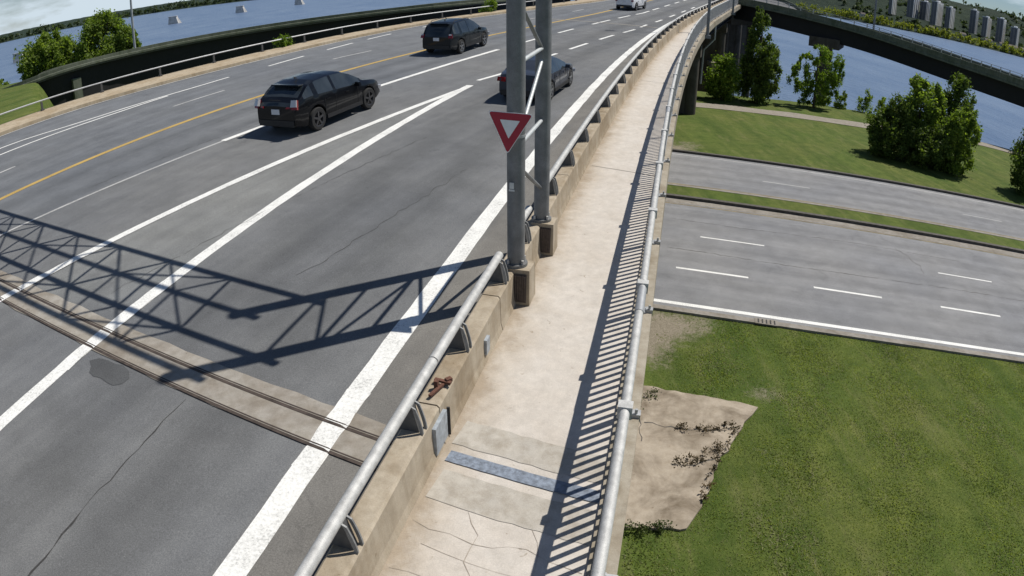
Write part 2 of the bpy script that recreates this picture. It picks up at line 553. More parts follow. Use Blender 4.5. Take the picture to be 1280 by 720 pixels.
def fast_mesh(name, verts, faces, mat=None, attr=None, uv=None, smooth=False):
    """numpy mesh of same-sized faces"""
    verts = np.asarray(verts, np.float32)
    faces = np.asarray(faces, np.int32)
    k = faces.shape[1]
    me = bpy.data.meshes.new(name)
    me.vertices.add(len(verts))
    me.vertices.foreach_set('co', verts.ravel())
    me.loops.add(faces.size)
    me.loops.foreach_set('vertex_index', faces.ravel())
    me.polygons.add(len(faces))
    me.polygons.foreach_set('loop_start', np.arange(0, faces.size, k, dtype=np.int32))
    if smooth:
        me.polygons.foreach_set('use_smooth', np.ones(len(faces), bool))
    if mat is not None:
        me.materials.append(mat)
    me.update(calc_edges=True)
    if attr:
        for nme, val in attr.items():
            val = np.asarray(val, np.float32)
            if val.ndim == 1:
                a = me.attributes.new(nme, 'FLOAT', 'POINT')
                a.data.foreach_set('value', val)
            else:
                a = me.attributes.new(nme, 'FLOAT_COLOR', 'POINT')
                a.data.foreach_set('color', np.concatenate([val, np.ones((len(val), 1), np.float32)], 1).ravel())
    if uv is not None:
        l = me.uv_layers.new(name='UVMap')
        l.data.foreach_set('uv', np.asarray(uv, np.float32)[faces.ravel()].ravel())
    return me

# ------------------------------------------------------------------ plan of the bridge: x as a function of y (metres)
def poly_curve(c, y0, y1, end_slope=None):
    def f(y):
        t = min(max(y, y0), y1)
        v = 0.0
        for k in c:
            v = v * t + k
        n = len(c) - 1
        def slope(u):
            return sum(k * (n - i) * u ** (n - i - 1) for i, k in enumerate(c[:-1]))
        if y < y0:
            v += slope(y0) * (y - y0)
        if y > y1:
            v += (slope(y1) if end_slope is None else end_slope) * (y - y1)
        return v
    return f

def point_curve(pts):
    ys = [p[0] for p in pts]
    def f(y):
        n = len(pts)
        if y <= ys[0]:
            return pts[0][1] + (pts[1][1] - pts[0][1]) / (ys[1] - ys[0]) * (y - ys[0])
        if y >= ys[-1]:
            return pts[-1][1] + (pts[-1][1] - pts[-2][1]) / (ys[-1] - ys[-2]) * (y - ys[-1])
        i = max(k for k in range(n - 1) if ys[k] <= y)
        def tan(k):
            if k == 0:
                return (pts[1][1] - pts[0][1]) / (ys[1] - ys[0])
            if k == n - 1:
                return (pts[-1][1] - pts[-2][1]) / (ys[-1] - ys[-2])
            return (pts[k + 1][1] - pts[k - 1][1]) / (ys[k + 1] - ys[k - 1])
        h = ys[i + 1] - ys[i]
        u = (y - ys[i]) / h
        return ((2 * u ** 3 - 3 * u ** 2 + 1) * pts[i][1] + (u ** 3 - 2 * u ** 2 + u) * h * tan(i)
                + (-2 * u ** 3 + 3 * u ** 2) * pts[i + 1][1] + (u ** 3 - u ** 2) * h * tan(i + 1))
    return f

ES = 0.42
base_x = poly_curve([1.246e-05, 0.0003652, 0.2463, -2.361], 2, 58, ES)        # barrier foot on the sidewalk side
rail_x = poly_curve([4.567e-06, 0.001055, 0.2175, -0.0387], 2, 60, ES)        # pedestrian railing
outer_x = lambda y: rail_x(y) + 0.13 + 0.004 * max(0, y - 25)                 # outer deck edge
edge_x = lambda y: base_x(y) - 1.53 - 0.004 * max(0.0, min(y, 30) - 8)                     # solid edge line
gl1_x = poly_curve([0.0023, 0.1978, -8.791], 2, 27)
gl2_x = poly_curve([-2.059e-05, 0.4987, -15.1], 2, 27)
lane_x = poly_curve([4.273e-05, -0.005149, 0.6819, -21.03], 8, 62, ES)
yel_x = poly_curve([-7.598e-05, 0.009069, 0.1915, -20.26], 15, 62, ES)
wl_x = poly_curve([0.0003561, -0.04022, 1.945, -46.15], 20, 43, 0.5)
ledge_x = point_curve([(-20, -46), (10, -30.8), (23.5, -22.9), (27, -20.7), (31, -17.6), (35, -14.8), (39, -12.4), (43.5, -9.8), (48.3, -6.9), (60, 1.0), (75, 9.6), (130, 33.3)])
fence_x = point_curve([(-20, -49), (10, -32.9), (25, -24.2), (28, -22.3), (31, -20.0), (34.2, -17.6), (37.1, -15.5), (40.1, -13.5), (44.5, -10.7), (49, -7.6), (56, -2.6), (70, 5.7), (90, 15.2), (130, 32.0)])

def zd(y):
    if y < 90:
        return 0.05 * y
    if y < 190:
        u = (y - 90) / 100
        return 4.5 + 5 * (u - u * u / 2)
    return 7.0

def P3(fx, y, h=0.0, off=0.0):
    x = fx(y)
    d = Vector((fx(y + 0.2) - fx(y - 0.2), 0.4, 0)).normalized()
    r = Vector((d.y, -d.x, 0))
    return Vector((x, y, zd(y) + h)) + r * off

def frame(fx, y, h=0.0):
    d = Vector((fx(y + 0.2) - fx(y - 0.2), 0.4, 0)).normalized()
    return (Vector((fx(y), y, zd(y) + h)), Vector((d.y, -d.x, 0)))

def yrange(a, b, step):
    n = max(1, int(math.ceil((b - a) / step)))
    return [a + (b - a) * i / n for i in range(n + 1)]

def strip(fx, y0, y1, w0, w1, h, step=0.7, jag=0.0, end_h=None):
    """flat painted sheet lying on the deck, between offsets w0..w1 from a curve"""
    mb = MB()
    vs, fs = [], []
    ys = yrange(y0, y1, step)
    for y in ys:
        hh = end_h if end_h is not None and y in (ys[0], ys[-1]) else h
        vs.append(P3(fx, y, hh, w0 + random.uniform(-jag, jag)))
        vs.append(P3(fx, y, hh, w1 + random.uniform(-jag, jag)))
    for i in range(len(ys) - 1):
        fs.append((2 * i, 2 * i + 1, 2 * i + 3, 2 * i + 2))
    mb.add(vs, fs)
    return mb

Y0, Y1 = -18.0, 150.0
ROAD_H = 0.0

# ------------------------------------------------------------------ road deck surface
def build_road():
    ys = np.array(yrange(Y0, Y1, 0.6))
    n = 64
    V, UV, W = [], [], []
    for y in ys:
        a, b = ledge_x(y), base_x(y) - 0.30
        e, l, ye, g1, w = edge_x(y), lane_x(y), yel_x(y), gl1_x(min(y, 27)), wl_x(y)
        for k in range(n + 1):
            x = a + (b - a) * k / n
            V.append((x, y, zd(y)))
            UV.append((x - yel_x(y), y))
            wear = np.array([1.0, 1.0, 1.0])
            def track(c, s, amt):
                return 1 - amt * math.exp(-((x - c) / s) ** 2)
            if x > e:
                wear *= np.array([1.10, 1.03, 0.93])
            else:
                if y < 30:
                    cm = (e + max(gl1_x(min(y, 26.7)), gl2_x(min(y, 26.7)))) / 2
                else:
                    cm = (e + l) / 2 + 0.6
                wear *= track(cm - 0.9, 0.6, 0.26) * track(cm + 0.9, 0.6, 0.26)
            c2 = (l + ye) / 2 + 0.2
            wear *= track(c2 - 0.95, 0.5, 0.24) * track(c2 + 0.95, 0.5, 0.24)
            c3 = ye - 1.7
            wear *= track(c3 - 0.85, 0.45, 0.12) * track(c3 + 0.85, 0.45, 0.12)
            c4 = ye - 4.6
            wear *= track(c4 - 0.85, 0.45, 0.10) * track(c4 + 0.85, 0.45, 0.10)
            if 9 < y < 26.7 and gl2_x(y) < x < gl1_x(y):
                wear *= np.array([1.22, 1.22, 1.18])
            if x < l:
                wear *= np.array([1.0, 1.03, 1.08])
            W.append(wear)
    m = len(ys)
    idx = np.arange(m * (n + 1)).reshape(m, n + 1)
    F = np.stack([idx[:-1, :-1], idx[:-1, 1:], idx[1:, 1:], idx[1:, :-1]], -1).reshape(-1, 4)
    me = fast_mesh('road', V, F, M['road'], {'wear': np.array(W)}, UV)
    return tag(link('road', me), kind='structure')
road = build_road()

def marking(name, mb, mat, parent=road):
    return mb.build(name, mat, parent)

marking('edge_line', strip(edge_x, Y0, 80, -0.17, 0.17, 0.005, 0.5, 0.012), M['white'])
marking('edge_line', strip(gl1_x, Y0, 26.9, -0.15, 0.15, 0.005, 0.5, 0.01), M['white'])
marking('edge_line', strip(gl2_x, Y0, 26.6, -0.13, 0.13, 0.009, 0.5, 0.01), M['white'])
marking('lane_line', strip(lane_x, Y0, 20.0, -0.06, 0.06, 0.005), M['white_worn'])
marking('lane_line', strip(lane_x, 19.6, 36.5, -0.13, 0.13, 0.009), M['white'])
marking('centre_line', strip(yel_x, Y0, 110, -0.13, 0.13, 0.005), M['yellow'])
marking('gore_line', strip(point_curve([(14, -24.6), (21.7, -20.55), (24.06, -18.40), (28.84, -15.21), (31.0, -14.05)]), 14.0, 31.0, -0.08, 0.08, 0.005), M['white'])
marking('gore_line', strip(point_curve([(14, -23.2), (21.39, -19.33), (23.21, -18.24), (25.22, -17.0), (27.6, -15.75)]), 14.0, 27.6, -0.08, 0.08, 0.009), M['white'])
marking('edge_line', strip(ledge_x, Y0, 110, 0.25, 0.42, 0.005), M['white_worn'])
def dash(fx, a, b, w, off=0.0, mat='white'):
    marking('lane_dash', strip(fx, a, b, off - w, off + w, 0.005), M[mat])
for a, b in ((33.4, 36.0), (37.9, 40.2), (41.6, 43.9), (47.2, 49.4), (52.5, 54.8)):
    dash(wl_x, a, b, 0.085)
mid_l = point_curve([(18.07, -17.79), (25.31, -14.21), (27.78, -12.89), (34.6, -9.41), (36.7, -8.01), (60, 5.0), (80, 13.5)])
for a, b in ((15.6, 18.5), (25.3, 27.8), (34.4, 36.8), (43.0, 45.6), (51.5, 54.0), (60, 62.5)):
    dash(mid_l, a, b, 0.08, 0, 'white_worn')
for a, b in ((38.6, 41.4), (44.3, 46.8), (50.3, 54.0), (55.9, 58.7), (60.2, 64.6), (66.2, 69.2), (72, 75), (78, 81), (84, 87), (90, 93)):
    dash(lane_x, a, b, 0.10)
right_l = point_curve([(28.09, -1.43), (29.88, -0.35), (33.53, 1.20), (35.33, 2.10), (39.71, 4.2), (44.27, 6.43), (48.11, 8.45), (51.94, 10.1), (56.65, 12.28), (80, 22.2)])
for a, b in ((27.9, 30.4), (33.2, 35.5), (37.2, 39.8), (41.8, 44.3), (46.0, 48.3), (50.0, 52.0), (54.6, 56.8), (60, 62.5), (66, 68.5), (72, 74.5)):
    dash(right_l, a, b, 0.10)

# expansion joint across the near road: header concrete and two rusted rails
JA, JB = Vector((-2.02, 6.02, 0)), Vector((-27.0, 17.0, 0))
jd = (JB - JA).normalized()
jn = Vector((-jd.y, jd.x, 0)) if jd.x * 0 + (-jd.y) * 0 + 1 else None
if jn.y < 0:
    jn = -jn
def across(p0, p1, w0, w1, h, jag=0.0, n=60):
    d = (p1 - p0)
    u = d.normalized()
    nn = Vector((-u.y, u.x, 0))
    if nn.y < 0:
        nn = -nn
    vs, fs = [], []
    for i in range(n + 1):
        q = p0 + d * (i / n)
        for w in (w0, w1):
            s = q + nn * (w + random.uniform(-jag, jag))
            vs.append((s.x, s.y, zd(s.y) + h))
    for i in range(n):
        fs.append((2 * i, 2 * i + 1, 2 * i + 3, 2 * i + 2))
    return MB().add(vs, fs)
JP0, JP1 = Vector((-1.55, 5.78, 0)), Vector((-27.0, 16.35, 0))
band = across(JP0, JP1, -0.03, 0.76, 0.012, 0.028).build('expansion_joint', M['jointband'], road)
def rail_bar(off, w, hgt):
    d = JP1 - JP0
    u = d.normalized()
    nn = Vector((-u.y, u.x, 0))
    nn = nn if nn.y > 0 else -nn
    mb = MB()
    n = 40
    ring = []
    for i in range(n + 1):
        q = JP0 + d * (i / n) + nn * off
        z = zd(q.y)
        a, b = q - nn * w, q + nn * w
        ring += [(a.x, a.y, z + 0.004), (a.x, a.y, z + hgt), (b.x, b.y, z + hgt), (b.x, b.y, z + 0.004)]
    fs = []
    for i in range(n):
        for k in range(3):
            fs.append((4 * i + k, 4 * i + k + 1, 4 * i + k + 5, 4 * i + k + 4))
    return mb.add(ring, fs)
for off, w in ((0.0, 0.026), (0.052, 0.010), (0.47, 0.026), (0.522, 0.010)):
    rail_bar(off, w, 0.0165).build('joint_rail', M['rust'], band)
marking('edge_line', strip(edge_x, 5.75, 7.3, -0.168, 0.168, 0.0145, 0.25, 0.02, 0.0058), M['white'])
marking('edge_line', strip(gl1_x, 7.4, 10.3, -0.15, 0.15, 0.0145, 0.25, 0.015, 0.0058), M['white'])
marking('edge_line', strip(gl2_x, 7.8, 11.6, -0.13, 0.13, 0.0150, 0.25, 0.015, 0.0098), M['white'])
# second worn white edge line stretch painted over the joint stays broken there, as on the real joint
across(Vector((2.0, 53.2, 0)), Vector((10.6, 50.3, 0)), -0.12, 0.12, 0.010, 0.01).build('deck_joint', M['jointband'], road)
# dark asphalt patch and sealed cracks
pp = [(-6.78, 7.66), (-6.62, 7.74), (-6.4, 7.70), (-6.22, 7.62), (-6.05, 7.60), (-5.86, 7.46), (-5.76, 7.28), (-5.82, 7.14), (-5.96, 7.08), (-6.12, 7.14), (-6.3, 7.24), (-6.46, 7.26), (-6.6, 7.36), (-6.66, 7.52)]
MB().add([(x, y, zd(y) + 0.006) for x, y in pp], [tuple(range(len(pp)))]).build('asphalt_patch', M['patch'], road)
def crack(pts, w, parent, h=0.005, mat='dark', zf=zd, jag=0.05):
    ps = []
    for i in range(len(pts) - 1):
        a, b = Vector((*pts[i], 0)), Vector((*pts[i + 1], 0))
        n = max(2, int((b - a).length / 0.18))
        for k in range(n):
            ps.append(a.lerp(b, k / n) + Vector((random.uniform(-jag, jag), random.uniform(-jag, jag), 0)))
    ps.append(Vector((*pts[-1], 0)))
    vs, fs = [], []
    for i, q in enumerate(ps):
        d = (ps[min(i + 1, len(ps) - 1)] - ps[max(i - 1, 0)]).normalized()
        nn = Vector((-d.y, d.x, 0))
        ww = w * random.uniform(0.15, 1.5)
        for s in (-1, 1):
            r = q + nn * ww * s
            vs.append((r.x, r.y, zf(r.y) + h))
    for i in range(len(ps) - 1):
        fs.append((2 * i, 2 * i + 1, 2 * i + 3, 2 * i + 2))
    return MB().add(vs, fs).build('crack', M[mat], parent)
crack([(-4.6, 6.9), (-4.75, 6.2), (-4.9, 5.6), (-5.05, 5.0), (-5.2, 4.2), (-5.4, 3.2)], 0.012, road, jag=0.03)
crack([(-7.6, 9.8), (-6.2, 12.6), (-4.6, 15.6), (-2.6, 19.4)], 0.006, road, jag=0.05)
crack([(-12.2, 15.6), (-9.6, 20.2), (-6.9, 25.0), (-3.2, 32.0)], 0.008, road, jag=0.05)
crack([(-3.9, 10.6), (-3.0, 12.4), (-2.0, 14.6), (-1.2, 16.4)], 0.006, road, jag=0.06)

# ------------------------------------------------------------------ sidewalk on the bridge
def sheet(fa, fb, oa, ob, h, y0, y1, step, name, mat, n=6, parent=None):
    ys = yrange(y0, y1, step)
    V, UV = [], []
    for y in ys:
        a, b = P3(fa, y, h, oa), P3(fb, y, h, ob)
        for k in range(n + 1):
            p = a.lerp(b, k / n)
            V.append(p)
            UV.append((k / n, y))
    idx = np.arange(len(ys) * (n + 1)).reshape(len(ys), n + 1)
    F = np.stack([idx[:-1, :-1], idx[:-1, 1:], idx[1:, 1:], idx[1:, :-1]], -1).reshape(-1, 4)
    return link(name, fast_mesh(name, [tuple(p) for p in V], F, mat, None, UV), parent)
sidewalk = tag(sheet(base_x, outer_x, -0.05, 0.0, 0.0, Y0, Y1, 0.6, 'sidewalk', M['walk']), kind='structure')
def sw_across(y_l, y_r, w, h, mat, name, jag=0.01, x0=0.1, x1=None):
    a = P3(base_x, y_l, 0, x0)
    b = P3(rail_x, y_r, 0, 0.05)
    return across(Vector((a.x, a.y, 0)), Vector((b.x, b.y, 0)), -w / 2, w / 2, h, jag, 14).build(name, M[mat], sidewalk)
sw_across(6.56, 5.80, 0.46, 0.006, 'pad', 'repair_patch', 0.015)
sw_across(5.66, 4.90, 0.50, 0.006, 'pad', 'repair_patch', 0.015)
sw_across(6.12, 5.36, 0.19, 0.012, 'blueplate', 'joint_plate', 0.004)
for yy in (16.9, 29.0, 41.0, 53.0, 65.0):
    sw_across(yy, yy - 0.75, 0.03, 0.004, 'kerb', 'slab_joint', 0.006)
crack([(-1.05, 5.05), (-0.4, 4.75), (0.2, 4.65), (0.75, 4.35)], 0.0035, sidewalk, 0.004, 'crack', zd, 0.03)
crack([(-0.45, 5.2), (-0.3, 4.85), (-0.45, 4.5), (-0.35, 4.2)], 0.0035, sidewalk, 0.004, 'crack', zd, 0.03)
crack([(-0.9, 4.7), (-0.4, 4.5), (0.1, 4.3)], 0.003, sidewalk, 0.004, 'crack', zd, 0.03)
crack([(-1.2, 4.4), (-0.6, 4.15), (0.2, 4.0), (0.7, 3.9)], 0.003, sidewalk, 0.004, 'crack', zd, 0.03)
crack([(0.25, 5.0), (0.3, 4.6), (0.2, 4.2)], 0.0025, sidewalk, 0.004, 'crack', zd, 0.03)

# ------------------------------------------------------------------ the bridge body under the deck
bridge = thing('bridge', 'long concrete road bridge with a beige outer edge carrying the road and the sidewalk', 'bridge', (0, 0, 0))
ys = yrange(Y0, Y1, 1.5)
mb = MB()
mb.sweep([(0.05, 0.05), (0.06, -0.42), (0.0, -0.55), (-0.6, -0.56), (-0.6, -0.05), (-0.26, -0.05), (-0.26, 0.05)], [frame(outer_x, y) for y in ys])
mb.build('edge_beam', M['deck'], bridge)
vs, fs = [], []
for y in ys:
    a, b = P3(fence_x, y, 0, -0.25), P3(outer_x, y, 0, -0.5)
    for q in (a, b):
        vs.append((q.x, q.y, q.z - 0.08))
        vs.append((q.x, q.y, q.z - 0.55))
for i in range(len(ys) - 1):
    o = 4 * i
    fs += [(o, o + 2, o + 6, o + 4), (o + 1, o + 5, o + 7, o + 3), (o, o + 4, o + 5, o + 1), (o + 2, o + 3, o + 7, o + 6)]
MB().add(vs, fs).build('deck_slab', M['deck'], bridge)
for off in (-1.3, -4.2, -7.1, -10.0, -12.9, -15.8):
    mb = MB()
    fr = [frame(outer_x, y) for y in ys if y > 8 and P3(outer_x, y, 0, off).x > fence_x(y) + 0.4]
    if len(fr) > 3:
        mb.sweep([(off - 0.2, -0.56), (off - 0.2, -0.62), (off - 0.02, -0.62), (off - 0.02, -1.9), (off - 0.25, -1.9), (off - 0.25, -1.96), (off + 0.25, -1.96), (off + 0.25, -1.9), (off + 0.02, -1.9), (off + 0.02, -0.62), (off + 0.2, -0.62), (off + 0.2, -0.56)], fr)
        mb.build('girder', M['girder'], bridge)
# abutment at the camera end
mb = MB()
for y0 in (8.0,):
    a, b = P3(fence_x, y0, 0, 0.4), P3(outer_x, y0, 0, -0.9)
    vs = []
    for q, yy in ((a, 0), (b, 0)):
        pass
    mb.add([(a.x, y0, -7), (b.x, y0, -7), (b.x, y0, zd(y0) - 0.56), (a.x, y0, zd(y0) - 0.56),
            (outer_x(Y0) - 0.9 - 8, Y0, -7), (outer_x(Y0) - 0.9, Y0, -7), (outer_x(Y0) - 0.9, Y0, zd(Y0) - 0.56), (outer_x(Y0) - 8.9, Y0, zd(Y0) - 0.56)],
           [(0, 1, 2, 3), (1, 5, 6, 2), (4, 7, 6, 5)])
mb.build('abutment', M['pier'], bridge)
# pier bents
def bent(y, n, parent, ground, z_of, fx, width, cap_h=1.1, rad=0.5, lo=-0.8):
    o, r = frame(fx, y)
    ztop = z_of(y) - 1.97
    mb = MB()
    mtx = Matrix.Rotation(math.atan2(r.y, r.x), 3, 'Z')
    c = o + r * (lo - width / 2)
    mb.box((c.x, c.y, ztop - cap_h / 2), (width, 1.2, cap_h), mtx)
    mb.build('pier_cap', M['pier'], parent)
    MB().box((c.x, c.y, (ground + ztop - cap_h + 0.02) / 2), (width - 1.2, 0.9, ztop - cap_h + 0.02 - ground), mtx).build('pier_wall', M['pier'], parent)
    for k in range(n):
        q = o + r * (lo - 0.7 - (width - 1.4) * k / max(1, n - 1))
        MB().tube([(q.x, q.y, ground), (q.x, q.y, ztop - cap_h + 0.02)], rad + 0.1, 14).build('pier_column', M['pier'], parent, 40)
for y, w, n in ((39.0, 17, 4), (57.0, 19, 4), (79.0, 15, 3), (104.0, 14, 3), (130.0, 14, 3)):
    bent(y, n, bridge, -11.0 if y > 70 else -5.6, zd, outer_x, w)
# drain pipes down the outer face
for y in (60.0,):
    q = P3(outer_x, y, -0.5, 0.0)
    mb = MB().tube([q, q + Vector((0.02, 0, -1.2)), q + Vector((-0.9, 0.2, -2.3)), q + Vector((-0.95, 0.2, -5.5))], 0.09, 10)
    mb.build('drain_pipe', M['alu_dull'], bridge, 40)

MB().box((24.3, 78.6, -7.2), (1.6, 1.6, 8.0)).box((24.3, 78.6, -3.05), (2.1, 2.0, 0.5)).build('pier_pedestal', M['deck'], bridge)

# ------------------------------------------------------------------ concrete barrier with its tube rail
barrier = thing('concrete_barrier', 'long low tan concrete barrier with a silver tube rail between road and sidewalk', 'barrier')
prof = [(0.0, 0.0), (-0.03, 0.12), (-0.05, 0.55), (-0.08, 0.58), (-0.32, 0.58), (-0.35, 0.55), (-0.40, 0.10), (-0.42, 0.0)]
cuts = [Y0, 2.2, 6.30, 8.9, 14.4, 20.4, 26.4, 32.4, 38.4, 44.4, 50.4, 56.4, 62.4, 70, 78, 86, 94, 102, 112, 124]
for a, b in zip(cuts[:-1], cuts[1:]):
    MB().sweep(prof, [frame(base_x, y) for y in yrange(a + 0.012, b - 0.012, 0.8)]).build('barrier_section', M['barrier'], barrier)
MB().sweep([(-0.06, 0.02), (-0.06, 0.5), (-0.34, 0.5), (-0.34, 0.02)], [frame(base_x, y) for y in yrange(Y0, 124, 1.5)]).build('joint_filler', M['kerbdark'], barrier)
# joint plates on the sidewalk face of the barrier
for ya, yb, h0, h1, mt in ((6.02, 6.40, 0.06, 0.46, 'greyplate'), (8.05, 8.20, 0.12, 0.36, 'greyplate')):
    vs = []
    for y in (ya, yb):
        for off in (0.004, -0.08):
            vs += [P3(base_x, y, h0, off), P3(base_x, y, h1, off)]
    MB().add(vs, [(0, 1, 5, 4), (2, 6, 7, 3), (0, 4, 6, 2), (1, 3, 7, 5), (0, 2, 3, 1), (4, 5, 7, 6)]).build('joint_plate', M[mt], barrier)
q0 = P3(base_x, 6.46, 0.02, 0.012)
MB().box((q0.x - 0.012, q0.y, q0.z + 0.22), (0.04, 0.022, 0.42)).build('joint_seal', M['dark'], barrier)
# rusty bracket lying on the barrier top at the joint
mb = MB()
qa = P3(base_x, 6.55, 0.60, -0.16)
for (dx, dy, dz), (sx, sy, sz), rz in (((0, 0, 0.02), (0.04, 0.34, 0.03), 0.5), ((0.05, 0.14, 0.04), (0.22, 0.05, 0.03), 0.35), ((-0.02, 0.05, 0.06), (0.05, 0.06, 0.10), 0.2), ((0.12, 0.16, 0.05), (0.06, 0.08, 0.05), 0.9)):
    mb.box((qa.x + dx, qa.y + dy, qa.z + dz), (sx, sy, sz), Matrix.Rotation(-rz, 3, 'Z'))
mb.build('rusty_bracket', M['rustred'], barrier)

TUBE_H, TUBE_R = 0.95, 0.066
def tube_rail(a, b, ext=True):
    pts = [P3(base_x, y, TUBE_H, -0.235) for y in yrange(a, b, 0.8)]
    MB().tube(pts, TUBE_R, 14).build('tube_rail', M['alu'], barrier, 50)
for a, b in ((Y0, 6.62), (6.64, 9.50), (10.28, 11.42), (12.25, 18.0)):
    tube_rail(a, b)
for k in range(14):
    tube_rail(18.02 + k * 7.5, 18.0 + (k + 1) * 7.5)
def bracket_mesh():
    """cast rail post: tapered block with two curved side plates, local x across, y along"""
    mb = MB()
    mb.add([(-0.15, -0.05, 0), (0.13, -0.05, 0), (0.13, 0.05, 0), (-0.15, 0.05, 0), (-0.075, -0.05, 0.34), (0.06, -0.05, 0.34), (0.06, 0.05, 0.34), (-0.075, 0.05, 0.34)],
           [(3, 2, 1, 0), (4, 5, 6, 7), (0, 1, 5, 4), (1, 2, 6, 5), (2, 3, 7, 6), (3, 0, 4, 7)])
    me = mb.mesh('rail_post', M['post_dark'])  # block coloured dark for its shaded face, flanges paler for the sunlit edge
    fl = MB()
    n = 7
    for s in (-1, 1):
        vs, fs = [], []
        for i in range(n):
            t = i / (n - 1)
            z = 0.40 * t
            x = 0.165 - 0.10 * t ** 1.6 if t < 0.85 else 0.085 - 0.12 * (t - 0.85) / 0.15
            for w in (-0.010, 0.010):
                vs.append((x - 0.02, s * 0.058 + w, z))
                vs.append((x + 0.02, s * 0.058 + w, z))
        for i in range(n - 1):
            o = 4 * i
            fs += [(o, o + 1, o + 5, o + 4), (o + 2, o + 6, o + 7, o + 3), (o, o + 4, o + 6, o + 2), (o + 1, o + 3, o + 7, o + 5)]
        fs += [(0, 2, 3, 1), (4 * n - 4, 4 * n - 3, 4 * n - 1, 4 * n - 2)]
        fl.add(vs, fs)
    return me, fl.mesh('post_flange', M['flange'])
BR_ME, FL_ME = bracket_mesh()
by = [-14, -11.8, -9.7, -7.6, -5.5, -3.4, -1.4, 0.6, 2.4, 4.12, 5.85, 7.5, 9.36, 10.85, 13.2, 15.1]
while by[-1] < 120:
    by.append(by[-1] + 2.02)
for y in by:
    o, r = frame(base_x, y)
    p = link('rail_post', BR_ME, barrier)
    p.location = o + r * (-0.235) + Vector((0, 0, 0.575))
    p.rotation_euler = (0, 0, math.atan2(r.y, r.x))
    if y < 60:
        link('post_flange', FL_ME, p)

# ------------------------------------------------------------------ pedestrian railing with balusters
RAIL_H = 1.25
prail = thing('pedestrian_railing', 'silver tube railing with thin upright balusters along the outer sidewalk edge', 'railing')
post_y = []
yy = 6.85
while yy > -16:
    post_y.insert(0, yy)
    yy -= 2.62
yy = 6.85 + 2.62
while yy < 118:
    post_y.append(yy)
    yy += 2.62
MB_p = MB().box((0, 0, RAIL_H / 2 + 0.01), (0.06, 0.085, RAIL_H - 0.06)).box((0, 0, 0.045), (0.14, 0.20, 0.05))
POST = MB_p.mesh('railing_post', M['alu_dull'])
CLAMP = MB().box((0, 0, 0), (0.155, 0.13, 0.15)).mesh('rail_clamp', M['alu'])
FOOT = MB().box((0.13, 0, 0.05), (0.12, 0.12, 0.10)).tube([(0.13, -0.03, 0.1), (0.13, -0.03, 0.17)], 0.02, 8).mesh('anchor_bracket', M['alu_dull'])
for y in post_y:
    o, r = frame(rail_x, y)
    p = link('railing_post', POST, prail)
    p.location = o
    p.rotation_euler = (0, 0, math.atan2(r.y, r.x))
    if y < 45:
        o2, r2 = frame(rail_x, y - 1.40)
        c = link('rail_clamp', CLAMP, prail)
        c.location = o2 + Vector((0, 0, RAIL_H - 0.01))
        c.rotation_euler = (0, 0, math.atan2(r2.y, r2.x))
        a = link('anchor_bracket', FOOT, p)
        a.location = (0, 0, 0.0)
seg = yrange(Y0, 118, 5.24)
for a, b in zip(seg[:-1], seg[1:]):
    MB().tube([P3(rail_x, y, RAIL_H) for y in yrange(a + 0.004, b - 0.004, 0.9)], 0.055, 14).build('top_rail', M['alu'], prail, 50)
    MB().sweep([(-0.025, 0.14), (0.025, 0.14), (0.025, 0.20), (-0.025, 0.20)], [frame(rail_x, y) for y in yrange(a + 0.004, b - 0.004, 0.9)]).build('bottom_rail', M['alu_dull'], prail)
    MB().sweep([(-0.028, RAIL_H - 0.12), (0.028, RAIL_H - 0.12), (0.028, RAIL_H - 0.05), (-0.028, RAIL_H - 0.05)], [frame(rail_x, y) for y in yrange(a + 0.004, b - 0.004, 0.9)]).build('shadow_bar', M['alu_dull'], prail)  # added bar under the tube to widen the shadow it casts
for q in (7.35, 17.9, 28.4):
    MB().tube([P3(rail_x, q, RAIL_H), P3(rail_x, q + 0.62, RAIL_H)], 0.062, 14).build('rail_sleeve', M['alu_dull'], prail, 50)
BAL = MB().box((0, 0, 0.68), (0.03, 0.05, 1.0)).mesh('baluster', M['alu_dull'])
far_b = MB()
nb = 0
for a, b in zip(post_y[:-1], post_y[1:]):
    n = 17
    for k in range(1, n):
        y = a + (b - a) * k / n
        o, r = frame(rail_x, y)
        if y > 1.0 and nb < 298:
            q = link('baluster', BAL, prail)
            q.location = o
            q.rotation_euler = (0, 0, math.atan2(r.y, r.x))
            nb += 1
        else:
            far_b.box((o.x, o.y, o.z + 0.68), (0.03, 0.05, 1.0), Matrix.Rotation(math.atan2(r.y, r.x), 3, 'Z'))
tag(far_b.build('baluster_run', M['alu_dull'], prail, fix=False), kind='stuff')

